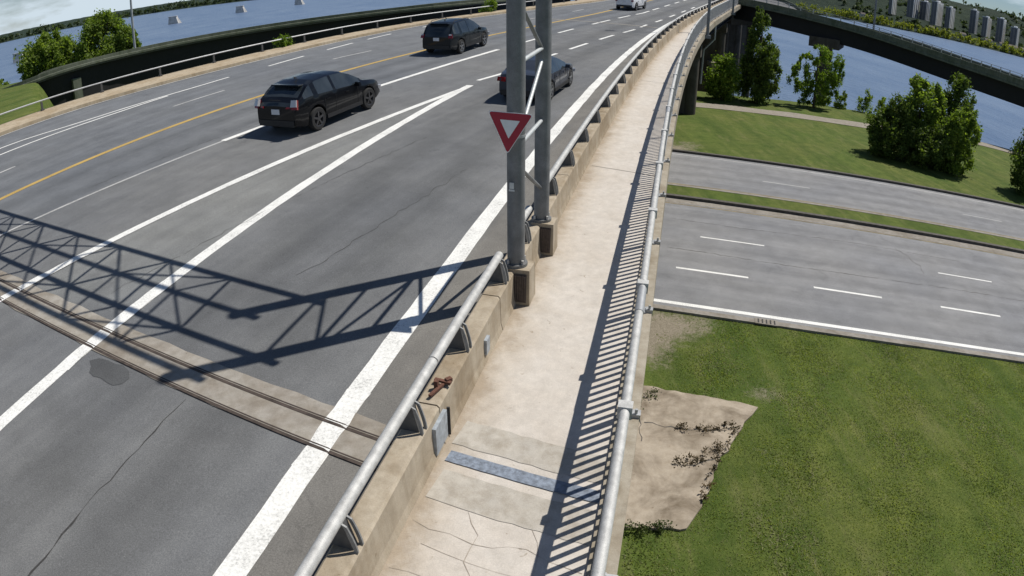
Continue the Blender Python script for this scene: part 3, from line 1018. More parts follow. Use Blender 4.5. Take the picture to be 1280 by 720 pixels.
# ------------------------------------------------------------------ sign gantry: two legs, web struts, box truss over the road
LEAN = -0.0145
gantry = thing('sign_gantry', 'tall grey two-legged tubular steel sign gantry standing on concrete pedestals beside the barrier', 'gantry')
L1, L2 = Vector((0.07, 9.92, zd(9.92))), Vector((0.545, 11.77, zd(11.77)))
LEG_TOP, CH_LO, CH_HI = 8.75, 6.62, 8.36
def leg_at(L, h):
    return Vector((L.x + LEAN * h, L.y, L.z + h))
ldir = (L2 - L1)
ldir.z = 0
ldir.normalize()
lright = Vector((ldir.y, -ldir.x, 0))
for L in (L1, L2):
    MB().tube([leg_at(L, 0.66), leg_at(L, LEG_TOP)], 0.142, 24).tube([leg_at(L, LEG_TOP), leg_at(L, LEG_TOP + 0.03)], 0.15, 24).build('leg', M['galv'], gantry, 40)
    MB().tube([leg_at(L, 0.60), leg_at(L, 0.66)], 0.19, 20).build('base_flange', M['galv'], gantry, 40)
    mtx = Matrix.Rotation(math.atan2(lright.y, lright.x), 3, 'Z')
    c = L + lright * 0.05
    ped = MB().box((c.x, c.y, L.z + 0.30), (0.46, 0.44, 0.62), mtx, 0.93).build('pedestal', M['barrier'], gantry)
    pl = MB()
    w0 = c - ldir * 0.228
    for k in range(9):
        s = w0 + lright * (-0.15 + 0.0375 * k)
        pl.box((s.x, s.y, L.z + 0.29), (0.030, 0.035, 0.46), mtx)
    pl.box((w0.x + ldir.x * 0.012, w0.y + ldir.y * 0.012, L.z + 0.29), (0.34, 0.02, 0.50), mtx)
    pl.build('shaded_panel', M['plate'], ped)  # ribbed panel with the pedestal face's shade put in its colour
    for a in (0.6, 2.2, 3.8, 5.4):
        b0 = leg_at(L, 0.66) + Vector((math.cos(a) * 0.165, math.sin(a) * 0.165, 0))
        MB().tube([b0, b0 + Vector((0, 0, 0.07))], 0.022, 8).build('anchor_bolt', M['alu'], gantry)
def web(a, b, r, mat='galv_lt', name='strut'):
    d = (b - a).normalized()
    MB().tube([a + d * 0.12, b - d * 0.12], r, 12).build(name, M[mat], gantry, 40)
for h in (2.55, 3.85, 5.15, 6.45):
    web(leg_at(L1, h), leg_at(L2, h), 0.036)  # pale steel puts the struts' sunlit tops into the colour
lv = [1.2, 2.45, 3.75, 5.05, 6.4]
for i in range(4):
    lo, hi = lv[i] + 0.12, lv[i + 1] - 0.05
    if i % 2:
        web(leg_at(L1, lo), leg_at(L2, hi), 0.032)
    else:
        web(leg_at(L1, hi - 0.1), leg_at(L2, lo - 0.1), 0.034, 'galv')
# truss
tdir = Vector((-math.cos(0.376), math.sin(0.376), -0.008))
T_LEN, T_OVER = 27.0, 0.38
L1b, L2b = L1 + tdir * T_LEN, L2 + tdir * T_LEN
def chord_pt(L, h, s):
    p = leg_at(L, h + (0.26 if L is L2 else -0.06)) + tdir * s
    return p
for L in (L1, L2):
    for h in (CH_LO, CH_HI):
        MB().tube([chord_pt(L, h, -T_OVER), chord_pt(L, h, T_LEN + T_OVER)], 0.075, 14).build('truss_chord', M['galv'], gantry, 40)
PAN = 1.85
n = int(T_LEN / PAN)
for i in range(1, n):
    s = i * PAN
    for L in (L1, L2):
        web(chord_pt(L, CH_LO, s), chord_pt(L, CH_HI, s), 0.036, 'galv', 'truss_web')
        a, b = (CH_LO, CH_HI) if i % 2 else (CH_HI, CH_LO)
        if i < n - 1:
            web(chord_pt(L, a, s), chord_pt(L, b, s + PAN), 0.034, 'galv', 'truss_web')
    for h in (CH_LO, CH_HI):
        web(chord_pt(L1, h, s), chord_pt(L2, h, s), 0.036, 'galv', 'truss_web')
        if i < n - 1:
            a, b = (L1, L2) if i % 2 else (L2, L1)
            web(chord_pt(a, h, s), chord_pt(b, h, s + PAN), 0.028, 'galv', 'truss_web')
for L in (L1, L2):
    q = L + tdir * T_LEN
    MB().tube([(q.x, q.y, zd(q.y) - 0.4), (q.x, q.y, L.z + LEG_TOP)], 0.15, 20).build('leg', M['galv'], gantry, 40)

# yield sign on the near leg
sgn = thing('yield_sign', 'red and white triangular yield sign fixed to the nearer grey gantry leg', 'sign')
sc = leg_at(L1, 2.93) - ldir * 0.22 + lright * -0.045
face = (Vector((0, 0, CAM_Z)) - sc)
face.z *= 0.25
face.normalize()
face = Vector((-0.14, -0.985, 0.10)).normalized()
rx = Vector((0, 0, 1)).cross(face).normalized()
if rx.x < 0:
    rx = -rx
up = face.cross(rx)
if up.z < 0:
    up = -up
tilt = -0.05
rx, up = rx * math.cos(tilt) + up * math.sin(tilt), up * math.cos(tilt) - rx * math.sin(tilt)
def tri(s, depth0, depth1, rnd=0.0, dy=0.0):
    hgt = s * 0.93
    base = [(-s / 2, hgt * 0.36), (s / 2, hgt * 0.36), (0, -hgt * 0.64)]
    pts = []
    for i in range(3):
        a, b, c = Vector(base[i - 1]), Vector(base[i]), Vector(base[(i + 1) % 3])
        for t in (0, 0.5, 1):
            u = b + (a - b).normalized() * rnd
            v = b + (c - b).normalized() * rnd
            m = b * 0.5 + (u + v) * 0.25
            pts.append((u, m, v)[int(t * 2)])
    vs = [sc + rx * p.x + up * (p.y + dy) + face * d for d in (depth0, depth1) for p in pts]
    k = len(pts)
    return MB().add(vs, [tuple(range(k - 1, -1, -1)), tuple(range(k, 2 * k))] + [(i, (i + 1) % k, (i + 1) % k + k, i + k) for i in range(k)])
tri(0.685, 0.0, 0.006, 0.05).build('sign_plate', M['signwhite'], sgn)
tri(0.655, 0.006, 0.009, 0.045).build('red_border', M['signred'], sgn)
tri(0.30, 0.009, 0.012, 0.01, 0.012).build('white_centre', M['signwhite'], sgn)
for dz in (0.15, -0.16):
    q = leg_at(L1, 2.93 + dz)
    MB().tube([q + Vector((0, 0, -0.02)), q + Vector((0, 0, 0.02))], 0.152, 18).build('mounting_band', M['alu_dull'], sgn, 40)
q = leg_at(L1, 2.0) - ldir * 0.148
tag(MB().box((q.x - 0.03, q.y, q.z), (0.07, 0.012, 0.10), Matrix.Rotation(-0.25, 3, 'Z')).box((q.x - 0.03, q.y - 0.002, q.z - 0.075), (0.09, 0.012, 0.03), Matrix.Rotation(-0.25, 3, 'Z')).build('leg_tag', M['galv_lt'], gantry))

# ------------------------------------------------------------------ far (left) side of the bridge: walkway and rail
lw = tag(sheet(fence_x, ledge_x, -0.2, 0.0, 0.14, Y0, 130, 0.8, 'left_walkway', M['gravelwalk'], 4), kind='structure')
lw.name = 'walkway'
MB().sweep([(0.0, -0.01), (0.16, -0.01), (0.14, 0.15), (0.0, 0.15)], [frame(ledge_x, y) for y in yrange(Y0, 130, 1.0)]).build('kerb', M['gravelwalk'], lw)
lrail = thing('guard_rail', 'thin pale guard rail on short posts along the far side of the bridge road', 'guard rail')
MB().sweep([(-0.03, 0.46), (0.03, 0.46), (0.035, 0.50), (0.0, 0.53), (-0.035, 0.50)], [frame(fence_x, y, 0.14) for y in yrange(Y0, 128, 1.0)]).build('top_rail', M['alu_dull'], lrail)
LP = MB().box((0, 0, 0.22), (0.08, 0.10, 0.42)).box((0.02, 0, 0.04), (0.18, 0.16, 0.08)).mesh('rail_post', M['post_dark'])
y = Y0 + 1
while y < 126:
    o, r = frame(fence_x, y, 0.14)
    p = link('rail_post', LP, lrail)
    p.location = o
    p.rotation_euler = (0, 0, math.atan2(r.y, r.x))
    y += 2.75

# ------------------------------------------------------------------ lower ground, street, river
G = -5.4
N0 = Vector((5.23, 21.19, 0))
SD = Vector((0.9585, -0.2848, 0))
SN = Vector((0.2848, 0.9585, 0))
def st(a, b, h=0.0):
    p = N0 + SD * a + SN * b
    return (p.x, p.y, G + h)
shore = point_curve([(-300, 125), (-120, 116), (-80, 112), (-55, 108), (-30, 102), (0, 86), (22, 73), (32, 72), (40, 69.5), (47, 62), (54, 57), (62, 50), (80, 34), (120, 0), (160, -40)])

def smooth(a, b, x):
    t = np.clip((x - a) / (b - a), 0, 1)
    return t * t * (3 - 2 * t)

def build_ground():
    xs = np.concatenate([np.arange(-170, -66, 4.0), np.arange(-66, 62, 0.8), np.arange(62, 171, 4.0)])
    yv = np.concatenate([np.arange(-70, -4, 3.0), np.arange(-4, 96, 0.8), np.arange(96, 160, 2.0)])
    X, Y = np.meshgrid(xs, yv)
    rng = np.random.default_rng(3)
    z = np.full(X.shape, G)
    z += 0.02 * np.sin(X * 1.7 + 0.4 * Y) * np.sin(Y * 1.3 - 0.2 * X)
    # embankment on the far left, level with the deck there
    fx = np.array([fence_x(float(v)) for v in yv])[:, None]
    u = np.where(Y > 5, -X / np.maximum(Y, 5), 3)
    w = smooth(0.79, 0.86, u) * smooth(0.8, 4.0, fx - X)
    plate = np.where(Y < 26, 0.05 * Y - 0.45, 0.85 - (Y - 26) * 0.028)
    w *= 1 - smooth(0, 9, Y - (60 + 0.5 * (X + 60)))
    z = z * (1 - w) + plate * w
    # river bank
    sh = np.array([shore(float(v)) for v in xs])[None, :]
    dr = Y - sh
    z = np.where(dr > -3, z - smooth(-3, 9, dr) * (z + 12.5), z)
    bare = np.zeros(X.shape)
    def blob(cx, cy, r, amt):
        nonlocal bare
        bare = np.maximum(bare, amt * np.exp(-(((X - cx) ** 2 + (Y - cy) ** 2) / r ** 2)))
    for cx, cy, r, amt in ((5.3, 19.4, 1.3, 0.75), (6.6, 19.6, 1.0, 0.55), (4.5, 18.2, 1.1, 0.7), (7.4, 15.4, 1.0, 0.45), (4.5, 17.0, 0.8, 0.4), (10.9, 44.2, 2.0, 0.6), (12.5, 45.5, 2.0, 0.42), (9.3, 34.0, 1.0, 0.6), (12, 33.8, 1.2, 0.35), (8.8, 11.8, 2.0, 0.22), (11.5, 12.5, 2.0, 0.2), (6.6, 12.6, 0.9, 0.35)):
        blob(cx, cy, r, amt)
    bare = np.maximum(bare, 0.9 * (dr > 1.0))
    V = np.stack([X, Y, z], -1).reshape(-1, 3)
    m, n = X.shape
    idx = np.arange(m * n).reshape(m, n)
    F = np.stack([idx[:-1, :-1], idx[:-1, 1:], idx[1:, 1:], idx[1:, :-1]], -1).reshape(-1, 4)
    me = fast_mesh('ground', V, F, M['grass'], {'bare': bare.ravel()}, None, True)
    return tag(link('ground', me), kind='structure')
ground = build_ground()

def st_strip(b0, b1, a0, a1, h, step=2.0, jag=0.0, curve=True):
    vs, fs = [], []
    aa = yrange(a0, a1, step)
    for a in aa:
        vs.append(st(a, b0 + random.uniform(-jag, jag), h))
        vs.append(st(a, b1 + random.uniform(-jag, jag), h))
    for i in range(len(aa) - 1):
        fs.append((2 * i, 2 * i + 1, 2 * i + 3, 2 * i + 2))
    return MB().add(vs, fs)
def st_road(b0, b1, name):
    aa = np.array(yrange(-34, 120, 1.2))
    nn = 36
    V, UV, W = [], [], []
    for a in aa:
        for k in range(nn + 1):
            b = b0 + (b1 - b0) * k / nn
            V.append(st(a, b, 0.05))
            UV.append((b, a))
            lanes = (1.5, 5.1, 9.3) if b0 < 5 else (16.6, 20.0)
            tr = 1.0
            for lc in lanes:
                for q in (-0.8, 0.8):
                    tr *= 1 - 0.16 * math.exp(-((b - lc - q) / 0.42) ** 2)
            W.append((tr, tr, tr * 1.01))
    idx = np.arange(len(aa) * (nn + 1)).reshape(len(aa), nn + 1)
    F = np.stack([idx[:-1, :-1], idx[:-1, 1:], idx[1:, 1:], idx[1:, :-1]], -1).reshape(-1, 4)
    return tag(link(name, fast_mesh(name, V, F, M['street'], {'wear': np.array(W)}, UV)), kind='structure')
s1 = st_road(-0.35, 12.3, 'street')
s2 = st_road(14.6, 22.55, 'street')
def st_kerb(b, w, h, mat, name, parent, a0=-34, a1=120):
    vs, fs = [], []
    aa = yrange(a0, a1, 2.0)
    for a in aa:
        vs += [st(a, b, -0.1), st(a, b, h), st(a, b + w, h), st(a, b + w, -0.1)]
    for i in range(len(aa) - 1):
        for k in range(3):
            fs.append((4 * i + k, 4 * i + k + 1, 4 * i + k + 5, 4 * i + k + 4))
    return MB().add(vs, fs).build(name, M[mat], parent)
st_kerb(-0.65, 0.30, 0.085, 'kerb', 'kerb', s1)
st_kerb(12.30, 0.28, 0.20, 'kerbdark', 'kerb', s1)
st_kerb(14.32, 0.28, 0.17, 'kerb', 'kerb', s2)
st_kerb(22.55, 0.28, 0.20, 'kerbdark', 'kerb', s2)
median = tag(st_strip(12.57, 14.33, -34, 120, 0.15, 1.0, 0.02).build('median', M['grass']), kind='structure')
st_strip(-0.10, 0.12, -34, 120, 0.056, 2, 0.01).build('edge_line', M['white'], s1)
st_strip(11.35, 11.47, -34, 120, 0.056, 2, 0.01).build('edge_line', M['yellow_worn'], s1)
st_strip(11.55, 12.25, -34, 120, 0.055, 1.2, 0.06).build('gutter_dust', M['kerb'], s1)
st_strip(15.0, 15.12, -34, 120, 0.056, 2, 0.01).build('edge_line', M['yellow_worn'], s2)
st_strip(21.9, 22.04, -34, 120, 0.056, 2, 0.01).build('edge_line', M['white_worn'], s2)
for b, w, starts, par, mt in ((3.22, 0.075, (0.53, 6.3, 12.05, 17.9, 23.7, 29.5), s1, 'white'), (7.07, 0.055, (1.4, 13.1, 24.8, 36.5), s1, 'white'), (18.0, 0.055, (4.93, 18.3, 31.6), s2, 'white_worn')):
    for a in starts:
        st_strip(b - w, b + w, a, a + 3.0, 0.056).build('lane_dash', M[mt], par)
def zst(_):
    return G
for pts, w in (([(0, 5.3), (6, 5.1), (14, 5.4), (22, 5.2), (34, 5.5)], 0.012), ([(11.4, 9.4), (11.9, 8.6), (12.0, 8.0), (12.3, 7.6), (12.2, 6.6)], 0.012), ([(-4, 9.2), (3, 9.0), (9, 9.3), (15, 9.1)], 0.010)):
    crack([(N0 + SD * a + SN * b).to_2d()[:] for a, b in pts], w, s1, 0.056, 'kerbdark', zst, 0.06)
# kerb drain
dq = st(4.1, -0.5, 0.095)
dr = MB()
mtx = Matrix.Rotation(math.atan2(SD.y, SD.x), 3, 'Z')
dr.box((dq[0], dq[1], dq[2] - 0.01), (0.85, 0.40, 0.03), mtx)
dro = dr.build('kerb_drain', M['kerb'])
tag(dro, 'small concrete kerb drain beside the white edge line of the lower street', 'drain')
for k in range(5):
    q = Vector(dq) + SD * (-0.30 + 0.15 * k)
    MB().box((q.x, q.y, q.z + 0.008), (0.05, 0.28, 0.014), mtx).build('drain_slot', M['dark'], dro)
# gravel foot path near the bank
pc = [(9, 58.5), (13, 60.2), (17, 60.8), (22, 60.0), (28, 58.9), (34, 57.6), (42, 57.3), (48.5, 56.0), (54, 51.5), (60, 45), (70, 34), (90, 16)]
pf = point_curve([(a, b) for a, b in pc])
vs, fs = [], []
xs = yrange(9, 90, 1.0)
for i, x in enumerate(xs):
    vs += [(x + 0.3, pf(x) + 0.05, G + 0.035), (x + 0.8, pf(x) + 2.7 + 0.15 * math.sin(x), G + 0.035)]
for i in range(len(xs) - 1):
    fs.append((2 * i, 2 * i + 1, 2 * i + 3, 2 * i + 2))
tag(MB().add(vs, fs).build('path', M['path']), kind='structure')
# old concrete slab beside the bridge
sp = [(2.55, 15.75), (3.9, 15.75), (6.0, 15.05), (7.1, 14.62), (6.3, 13.7), (5.8, 13.0), (5.3, 12.3), (4.9, 11.5), (4.45, 10.75), (4.0, 10.05), (2.2, 10.2)]
def ragged(poly, step, amp):
    out = []
    for (xa, ya), (xb, yb) in zip(poly, poly[1:] + poly[:1]):
        n_ = max(1, int(math.hypot(xb - xa, yb - ya) / step))
        for k in range(n_):
            f = k / n_
            out.append((xa + (xb - xa) * f + random.uniform(-amp, amp), ya + (yb - ya) * f + random.uniform(-amp, amp)))
    return out
slab = tag(MB().prism(ragged(sp, 0.22, 0.05), G - 0.2, G + 0.07).build('concrete_slab', M['slab']), 'bare tan concrete slab with weeds in its cracks on the grass below the bridge', 'slab')
crack([(3.6, 14.0), (4.5, 13.7), (5.4, 13.6), (6.3, 13.75)], 0.02, slab, 0.075, 'kerbdark', zst)
crack([(4.0, 12.3), (4.6, 12.2), (5.2, 12.4)], 0.025, slab, 0.075, 'kerbdark', zst)
crack([(3.2, 15.3), (3.6, 14.9), (3.5, 14.3), (3.4, 13.2)], 0.012, slab, 0.075, 'kerbdark', zst)

# river and what lies beyond
WZ = -10.0
xs = [-6000, -1500, -400, -100, 0, 100, 400, 1500, 6000]
yr = [-3000, -200, 60, 150, 400, 900, 1400, 2400]
vs = [(x, y, WZ) for y in yr for x in xs]
fs = [(j * 9 + i, j * 9 + i + 1, j * 9 + i + 10, j * 9 + i + 9) for j in range(7) for i in range(8)]
tag(MB().add(vs, fs).build('river', M['water']), kind='structure')

def build_hills():
    """polar height field: far bank, then wooded hills"""
    azs = np.linspace(-80, 80, 420)
    V = []
    rr = np.array([0, 6, 40, 90, 150, 220, 300, 420, 600, 900, 1400, 2200, 4000.0])
    rng = np.random.default_rng(5)
    ph = rng.uniform(0, 6.28, 12)
    for a in azs:
        ar = math.radians(a)
        d0 = 1500 - 330 * smooth(5, 30, a)
        hr = float(smooth(12, 30, a)) * (1 - 0.25 * float(smooth(48, 75, a)))
        for k, r in enumerate(rr):
            d = d0 + r
            rough = 0.6 * math.sin(a * 9.1 + ph[0] + r) + 0.4 * math.sin(a * 23.0 + ph[1] + 2 * r) + 0.3 * math.sin(a * 51 + ph[2])
            ridge = 1 + 0.05 * math.sin(a * 0.5 + ph[3]) + 0.03 * math.sin(a * 1.3 + ph[4])
            left = 3.0 * float(smooth(0, 80, r)) + 14 * float(smooth(100, 1500, r)) - 8 * 0
            right = 4 * float(smooth(0, 30, r)) + 79 * float(smooth(90, 480, r)) * ridge + 18 * float(smooth(500, 1400, r))
            z = WZ - 0.5 * (k == 0) + 1.0 * (k > 0) + left * (1 - hr) + right * hr + rough * (1.6 if r > 30 else 0.2) * (1 if r > 150 or hr < 0.3 else 0.5)
            V.append((math.sin(ar) * d, math.cos(ar) * d, z))
    m, n = len(azs), len(rr)
    idx = np.arange(m * n).reshape(m, n)
    F = np.stack([idx[:-1, :-1], idx[:-1, 1:], idx[1:, 1:], idx[1:, :-1]], -1).reshape(-1, 4)
    return tag(link('hills', fast_mesh('hills', V, F, M['hill'], None, None, True)), kind='structure')
build_hills()

# ------------------------------------------------------------------ foliage
def leaf_cloud(name, blobs, n_leaf, size, mat, seed, clumps=60, spread=0.22, parent=None, flat=0.35, kind=None, fine=1.0):
    """leaf-sized quads gathered in clumps over and through a set of ellipsoids (cx,cy,cz,rx,ry,rz)"""
    rng = np.random.default_rng(seed)
    n_leaf = int(n_leaf * fine * fine)
    size = size / fine
    B = np.array(blobs, float)
    vol = np.prod(B[:, 3:6], 1) ** (2 / 3)
    bi = rng.choice(len(B), clumps, p=vol / vol.sum())
    d = rng.normal(size=(clumps, 3))
    d /= np.linalg.norm(d, axis=1)[:, None]
    rad = rng.uniform(0.35, 1.28, clumps) ** 0.6
    C = B[bi, :3] + d * rad[:, None] * B[bi, 3:6]
    cs = spread * B[bi, 3:6] * rng.uniform(0.45, 1.25, (clumps, 1))
    li = rng.choice(clumps, n_leaf)
    Pn = C[li] + rng.normal(size=(n_leaf, 3)) * cs[li] * 0.75
    nrm = rng.normal(size=(n_leaf, 3))
    nrm[:, 2] += flat
    nrm /= np.linalg.norm(nrm, axis=1)[:, None]
    t = rng.normal(size=(n_leaf, 3))
    u = np.cross(nrm, t)
    u /= np.linalg.norm(u, axis=1)[:, None]
    v = np.cross(nrm, u)
    s = size * rng.uniform(0.4, 1.0, (n_leaf, 1)) ** 1.3 * 1.7
    a, b = u * s, v * s * 0.62
    V = np.stack([Pn - a, Pn + b, Pn + a, Pn - b], 1).reshape(-1, 3)
    F = np.arange(n_leaf * 4).reshape(-1, 4)
    o = link(name, fast_mesh(name, V, F, mat), parent)
    if kind:
        o['kind'] = kind
    return o

def tree(name, label, cat, x, y, z, blobs, n_leaf, leaf, mat, seed, trunk_h, trunk_r, clumps=60, spread=0.22, limbs=6, group=None):
    t = thing(name, label, cat, (x, y, z), 0, group)
    rnd = random.Random(seed)
    mb = MB()
    top = Vector((rnd.uniform(-0.2, 0.2), rnd.uniform(-0.2, 0.2), trunk_h))
    mb.tube([(0, 0, -0.3), (0, 0, 0.0), top * 0.5 + Vector((rnd.uniform(-0.1, 0.1), 0, 0)), top], [trunk_r * 1.5, trunk_r * 1.15, trunk_r * 0.8, trunk_r * 0.25], 9)
    for i in range(limbs):
        b = blobs[i % len(blobs)]
        h = trunk_h * rnd.uniform(0.3, 0.85)
        s = top * (h / trunk_h)
        e = Vector((b[0], b[1], max(b[2], h))) + Vector((rnd.uniform(-0.6, 0.6) * b[3], rnd.uniform(-0.6, 0.6) * b[4], rnd.uniform(0.0, 0.6) * b[5]))
        m = s.lerp(e, 0.5) + Vector((0, 0, -0.15))
        mb.tube([s, m, e], [trunk_r * 0.45, trunk_r * 0.28, trunk_r * 0.08], 6)
    mb.build('trunk', M['bark'], t, 40)
    leaf_cloud('crown', blobs, n_leaf, leaf, mat, seed, int(clumps * 1.25), spread, t, fine=1.65)
    return t

# right bank trees
tree('bush', 'bright green rounded bush beside the bridge piers near the river path', 'bush', 21.2, 66.3, G,
     [(0, 0, 2.2, 1.5, 1.5, 1.9), (-0.7, 0.2, 1.2, 1.1, 1.1, 1.1), (0.8, 0, 1.4, 1.0, 1.0, 1.3), (0.1, 0, 3.7, 0.8, 0.8, 1.0)], 5200, 0.17, M['leaf_bright'], 11, 3.2, 0.12, 70, 0.22)
tree('poplar_tree', 'tall narrow dark green tree rising beside the bright bush near the river', 'tree', 25.2, 66.6, G,
     [(0, 0, 2.4, 2.0, 1.8, 2.2), (0.1, 0, 4.8, 1.75, 1.6, 2.2), (-0.1, 0.1, 7.0, 1.25, 1.2, 2.0), (-0.3, 0, 8.7, 0.7, 0.7, 1.3), (0.7, -0.3, 3.2, 1.3, 1.3, 2.2)], 11000, 0.17, M['leaf_dark'], 12, 8.0, 0.22, 130, 0.18)
tree('willow_tree', 'loose airy light green tree with gaps on the river bank right of the tall tree', 'tree', 32.0, 66.6, G,
     [(0.6, 0, 4.6, 2.0, 1.7, 2.0), (1.2, 0, 2.6, 1.6, 1.5, 2.0), (-1.6, 0.2, 2.4, 1.4, 1.3, 1.9), (-0.4, 0, 5.8, 1.2, 1.1, 1.2), (2.2, 0, 4.0, 0.9, 1.0, 2.0), (-1.9, 0.4, 4.2, 0.9, 1.0, 1.6), (0.4, 0.2, 1.6, 1.6, 1.3, 1.3)], 6200, 0.15, M['leaf_bright'], 13, 5.6, 0.12, 90, 0.16, 10)
# the big bush cluster on the lawn: several crowns grown together, each its own plant
cl = [('dark dense rounded bush at the street end of the big clump on the lawn', 29.9, 46.9, [(0, 0, 2.0, 1.7, 1.7, 2.0), (-0.7, -0.2, 1.2, 1.3, 1.3, 1.2), (0.6, 0.2, 3.4, 1.2, 1.2, 1.3)], 'leaf_dark', 7000),
      ('lighter green tall tree in the middle of the clump on the lawn', 32.6, 46.9, [(0, 0, 3.8, 1.9, 1.8, 2.3), (0.5, -0.3, 2.0, 1.8, 1.8, 2.0), (-0.6, 0.2, 5.2, 1.1, 1.1, 1.3), (0.9, -0.4, 5.0, 0.9, 0.9, 1.3)], 'leaf_mid', 8500),
      ('low dark spreading bush at the near foot of the clump on the lawn', 32.1, 44.6, [(0, 0, 1.5, 1.7, 1.6, 1.6), (0.9, -0.1, 2.0, 1.3, 1.3, 1.5), (-0.9, 0.3, 1.4, 1.3, 1.3, 1.4)], 'leaf_dark', 6500),
      ('dark upright bush at the right end of the clump on the lawn', 34.6, 43.8, [(0, 0, 2.2, 1.5, 1.5, 2.2), (0.4, 0, 3.6, 1.2, 1.2, 1.5), (-0.5, -0.2, 1.2, 1.5, 1.5, 1.2)], 'leaf_mid', 7000),
      ('tall dark tree at the back of the clump on the lawn', 36.6, 47.4, [(0, 0, 4.2, 1.5, 1.5, 2.6), (0.2, 0, 2.2, 1.7, 1.7, 2.0), (0.0, 0, 6.2, 0.9, 0.9, 1.2)], 'leaf_dark', 6500)]
for i, (lb, x, y, bl, mt, n) in enumerate(cl):
    tree('shrub', lb, 'shrub', x, y, G, bl, n, 0.15, M[mt], 30 + i, max(b[2] for b in bl), 0.14, 100, 0.19, 6, 'shrubs grown together on the lawn')
tree('tree', 'dark leafy tree at the right edge of the lawn past the clump', 'tree', 39.9, 39.7, G,
     [(0, 0, 2.6, 1.9, 1.9, 2.4), (0.8, 0, 4.4, 1.5, 1.5, 1.8), (-0.5, 0, 1.5, 1.6, 1.6, 1.5), (1.9, 0, 3.0, 1.6, 1.6, 2.2)], 9000, 0.15, M['leaf_dark'], 41, 4.6, 0.16, 110, 0.2)
# low bank shrubs
bank = [('small round shrub on the bank edge below the ramp', 36.2, 68.2, 0.9), ('thin upright young shrub on the bank edge beside the water', 38.9, 67.6, 1.3),
        ('low bank shrub left of the clump on the lawn', 40.6, 66.6, 1.0), ('small leafy shrub just behind the loose airy tree', 34.4, 69.4, 1.1),
        ('low shrub between the bright bush and the tall dark tree', 23.2, 68.2, 1.2), ('low shrub at the right end of the river path', 46.6, 61.6, 1.0)]
for i, (lb, x, y, s) in enumerate(bank):
    tree('bank_shrub', lb, 'shrub', x, y, G - 0.1, [(0, 0, s * 0.8, s * 0.7, s * 0.7, s * 0.9), (0.3 * s, 0, s * 1.5, s * 0.4, s * 0.4, s * 0.6)], 900, 0.12, M['leaf_mid'], 60 + i, s, 0.05, 24, 0.25, 3, 'low shrubs on the river bank')
# left bank trees beyond the ramp
tree('tree', 'broad dark green tree furthest left behind the left ramp', 'tree', -62.5, 76.0, -6.5,
     [(0, 0, 7.2, 3.6, 3.4, 3.6), (2.2, 0, 6.0, 2.6, 2.6, 2.9), (-2.2, 0.3, 5.6, 2.6, 2.6, 2.8), (0.6, 0, 9.6, 2.2, 2.2, 2.0), (3.2, 0, 8.2, 1.6, 1.6, 1.8)], 14000, 0.25, M['leaf_mid'], 71, 8.5, 0.3, 130, 0.18)
tree('tree', 'broad dark green tree just left of the slim lamp post behind the left ramp', 'tree', -53.0, 77.0, -6.5,
     [(0, 0, 8.0, 3.2, 3.2, 3.4), (2.6, 0, 6.8, 2.3, 2.3, 2.8), (-2.4, 0.3, 7.4, 2.2, 2.2, 2.6), (0.2, 0, 10.4, 1.9, 1.9, 1.9), (3.9, 0.2, 8.0, 1.5, 1.5, 2.2)], 14000, 0.25, M['leaf_mid'], 72, 8.8, 0.3, 130, 0.18)
tree('shrub', 'low dark shrub at the left end of the ramp by the grass bank', 'shrub', -68.5, 68.5, -3.5,
     [(0, 0, 2.2, 2.6, 2.4, 2.4), (2.4, 0, 1.5, 1.8, 1.8, 1.6), (-2.4, 0, 2.4, 2.2, 2.2, 2.2)], 6000, 0.22, M['leaf_mid'], 73, 2.6, 0.12, 70, 0.2)
# weeds by the far guard rail
for i, (lb, y, s) in enumerate((('small yellow-green weed bush growing at the far guard rail', 39.6, 0.62), ('small far weed bush at the guard rail near the top edge', 57.0, 0.9))):
    q = P3(fence_x, y, -0.3, -0.35)
    tree('weed_bush', lb, 'weed', q.x, q.y, q.z, [(0, 0, s * 0.9, s * 0.75, s * 0.75, s * 0.8), (0.3, 0, s * 1.3, s * 0.4, s * 0.4, s * 0.5)], 700, 0.09, M['leaf_bright'], 80 + i, s, 0.03, 22, 0.28, 3)
# weeds on the slab and beside it
wd = [('dry dark weeds strung along the upper crack of the slab', [(4.6, 13.72), (5.2, 13.62), (5.8, 13.62), (6.3, 13.78)], 0.16, 'deadweed', 420),
      ('dry dark weeds strung along the lower crack of the slab', [(4.15, 12.35), (4.6, 12.25), (5.05, 12.5), (5.5, 12.9)], 0.20, 'deadweed', 480),
      ('ragged dark weeds creeping over the grass side edge of the slab', [(4.5, 10.9), (4.85, 11.5), (5.2, 12.2), (5.7, 13.0), (6.3, 13.75)], 0.10, 'deadweed', 420),
      ('scrubby weed at the upper corner of the slab beside the bridge', [(3.35, 14.5), (3.7, 15.1), (4.2, 15.3)], 0.16, 'weed', 260),
      ('leafy weeds at the near corner of the slab below the railing', [(2.6, 10.1), (3.0, 10.05), (3.6, 10.1)], 0.15, 'weed', 500)]
for i, (lb, pts, s_, mt, nl) in enumerate(wd):
    o = thing('weed', lb, 'weed', (pts[0][0], pts[0][1], G + 0.07))
    bb = []
    for (xa, ya), (xb, yb) in zip(pts[:-1], pts[1:]):
        for k in range(4):
            f = k / 4
            bb.append((xa + (xb - xa) * f - pts[0][0] + random.uniform(-.08, .08), ya + (yb - ya) * f - pts[0][1] + random.uniform(-.08, .08), 0.07, s_ * random.uniform(.5, 1.4), s_ * random.uniform(.4, 1.1), 0.08))
    tag(leaf_cloud('leaves', bb, int(nl * 1.5), 0.022, M[mt], 90 + i, 34, 0.5, o), kind='stuff')

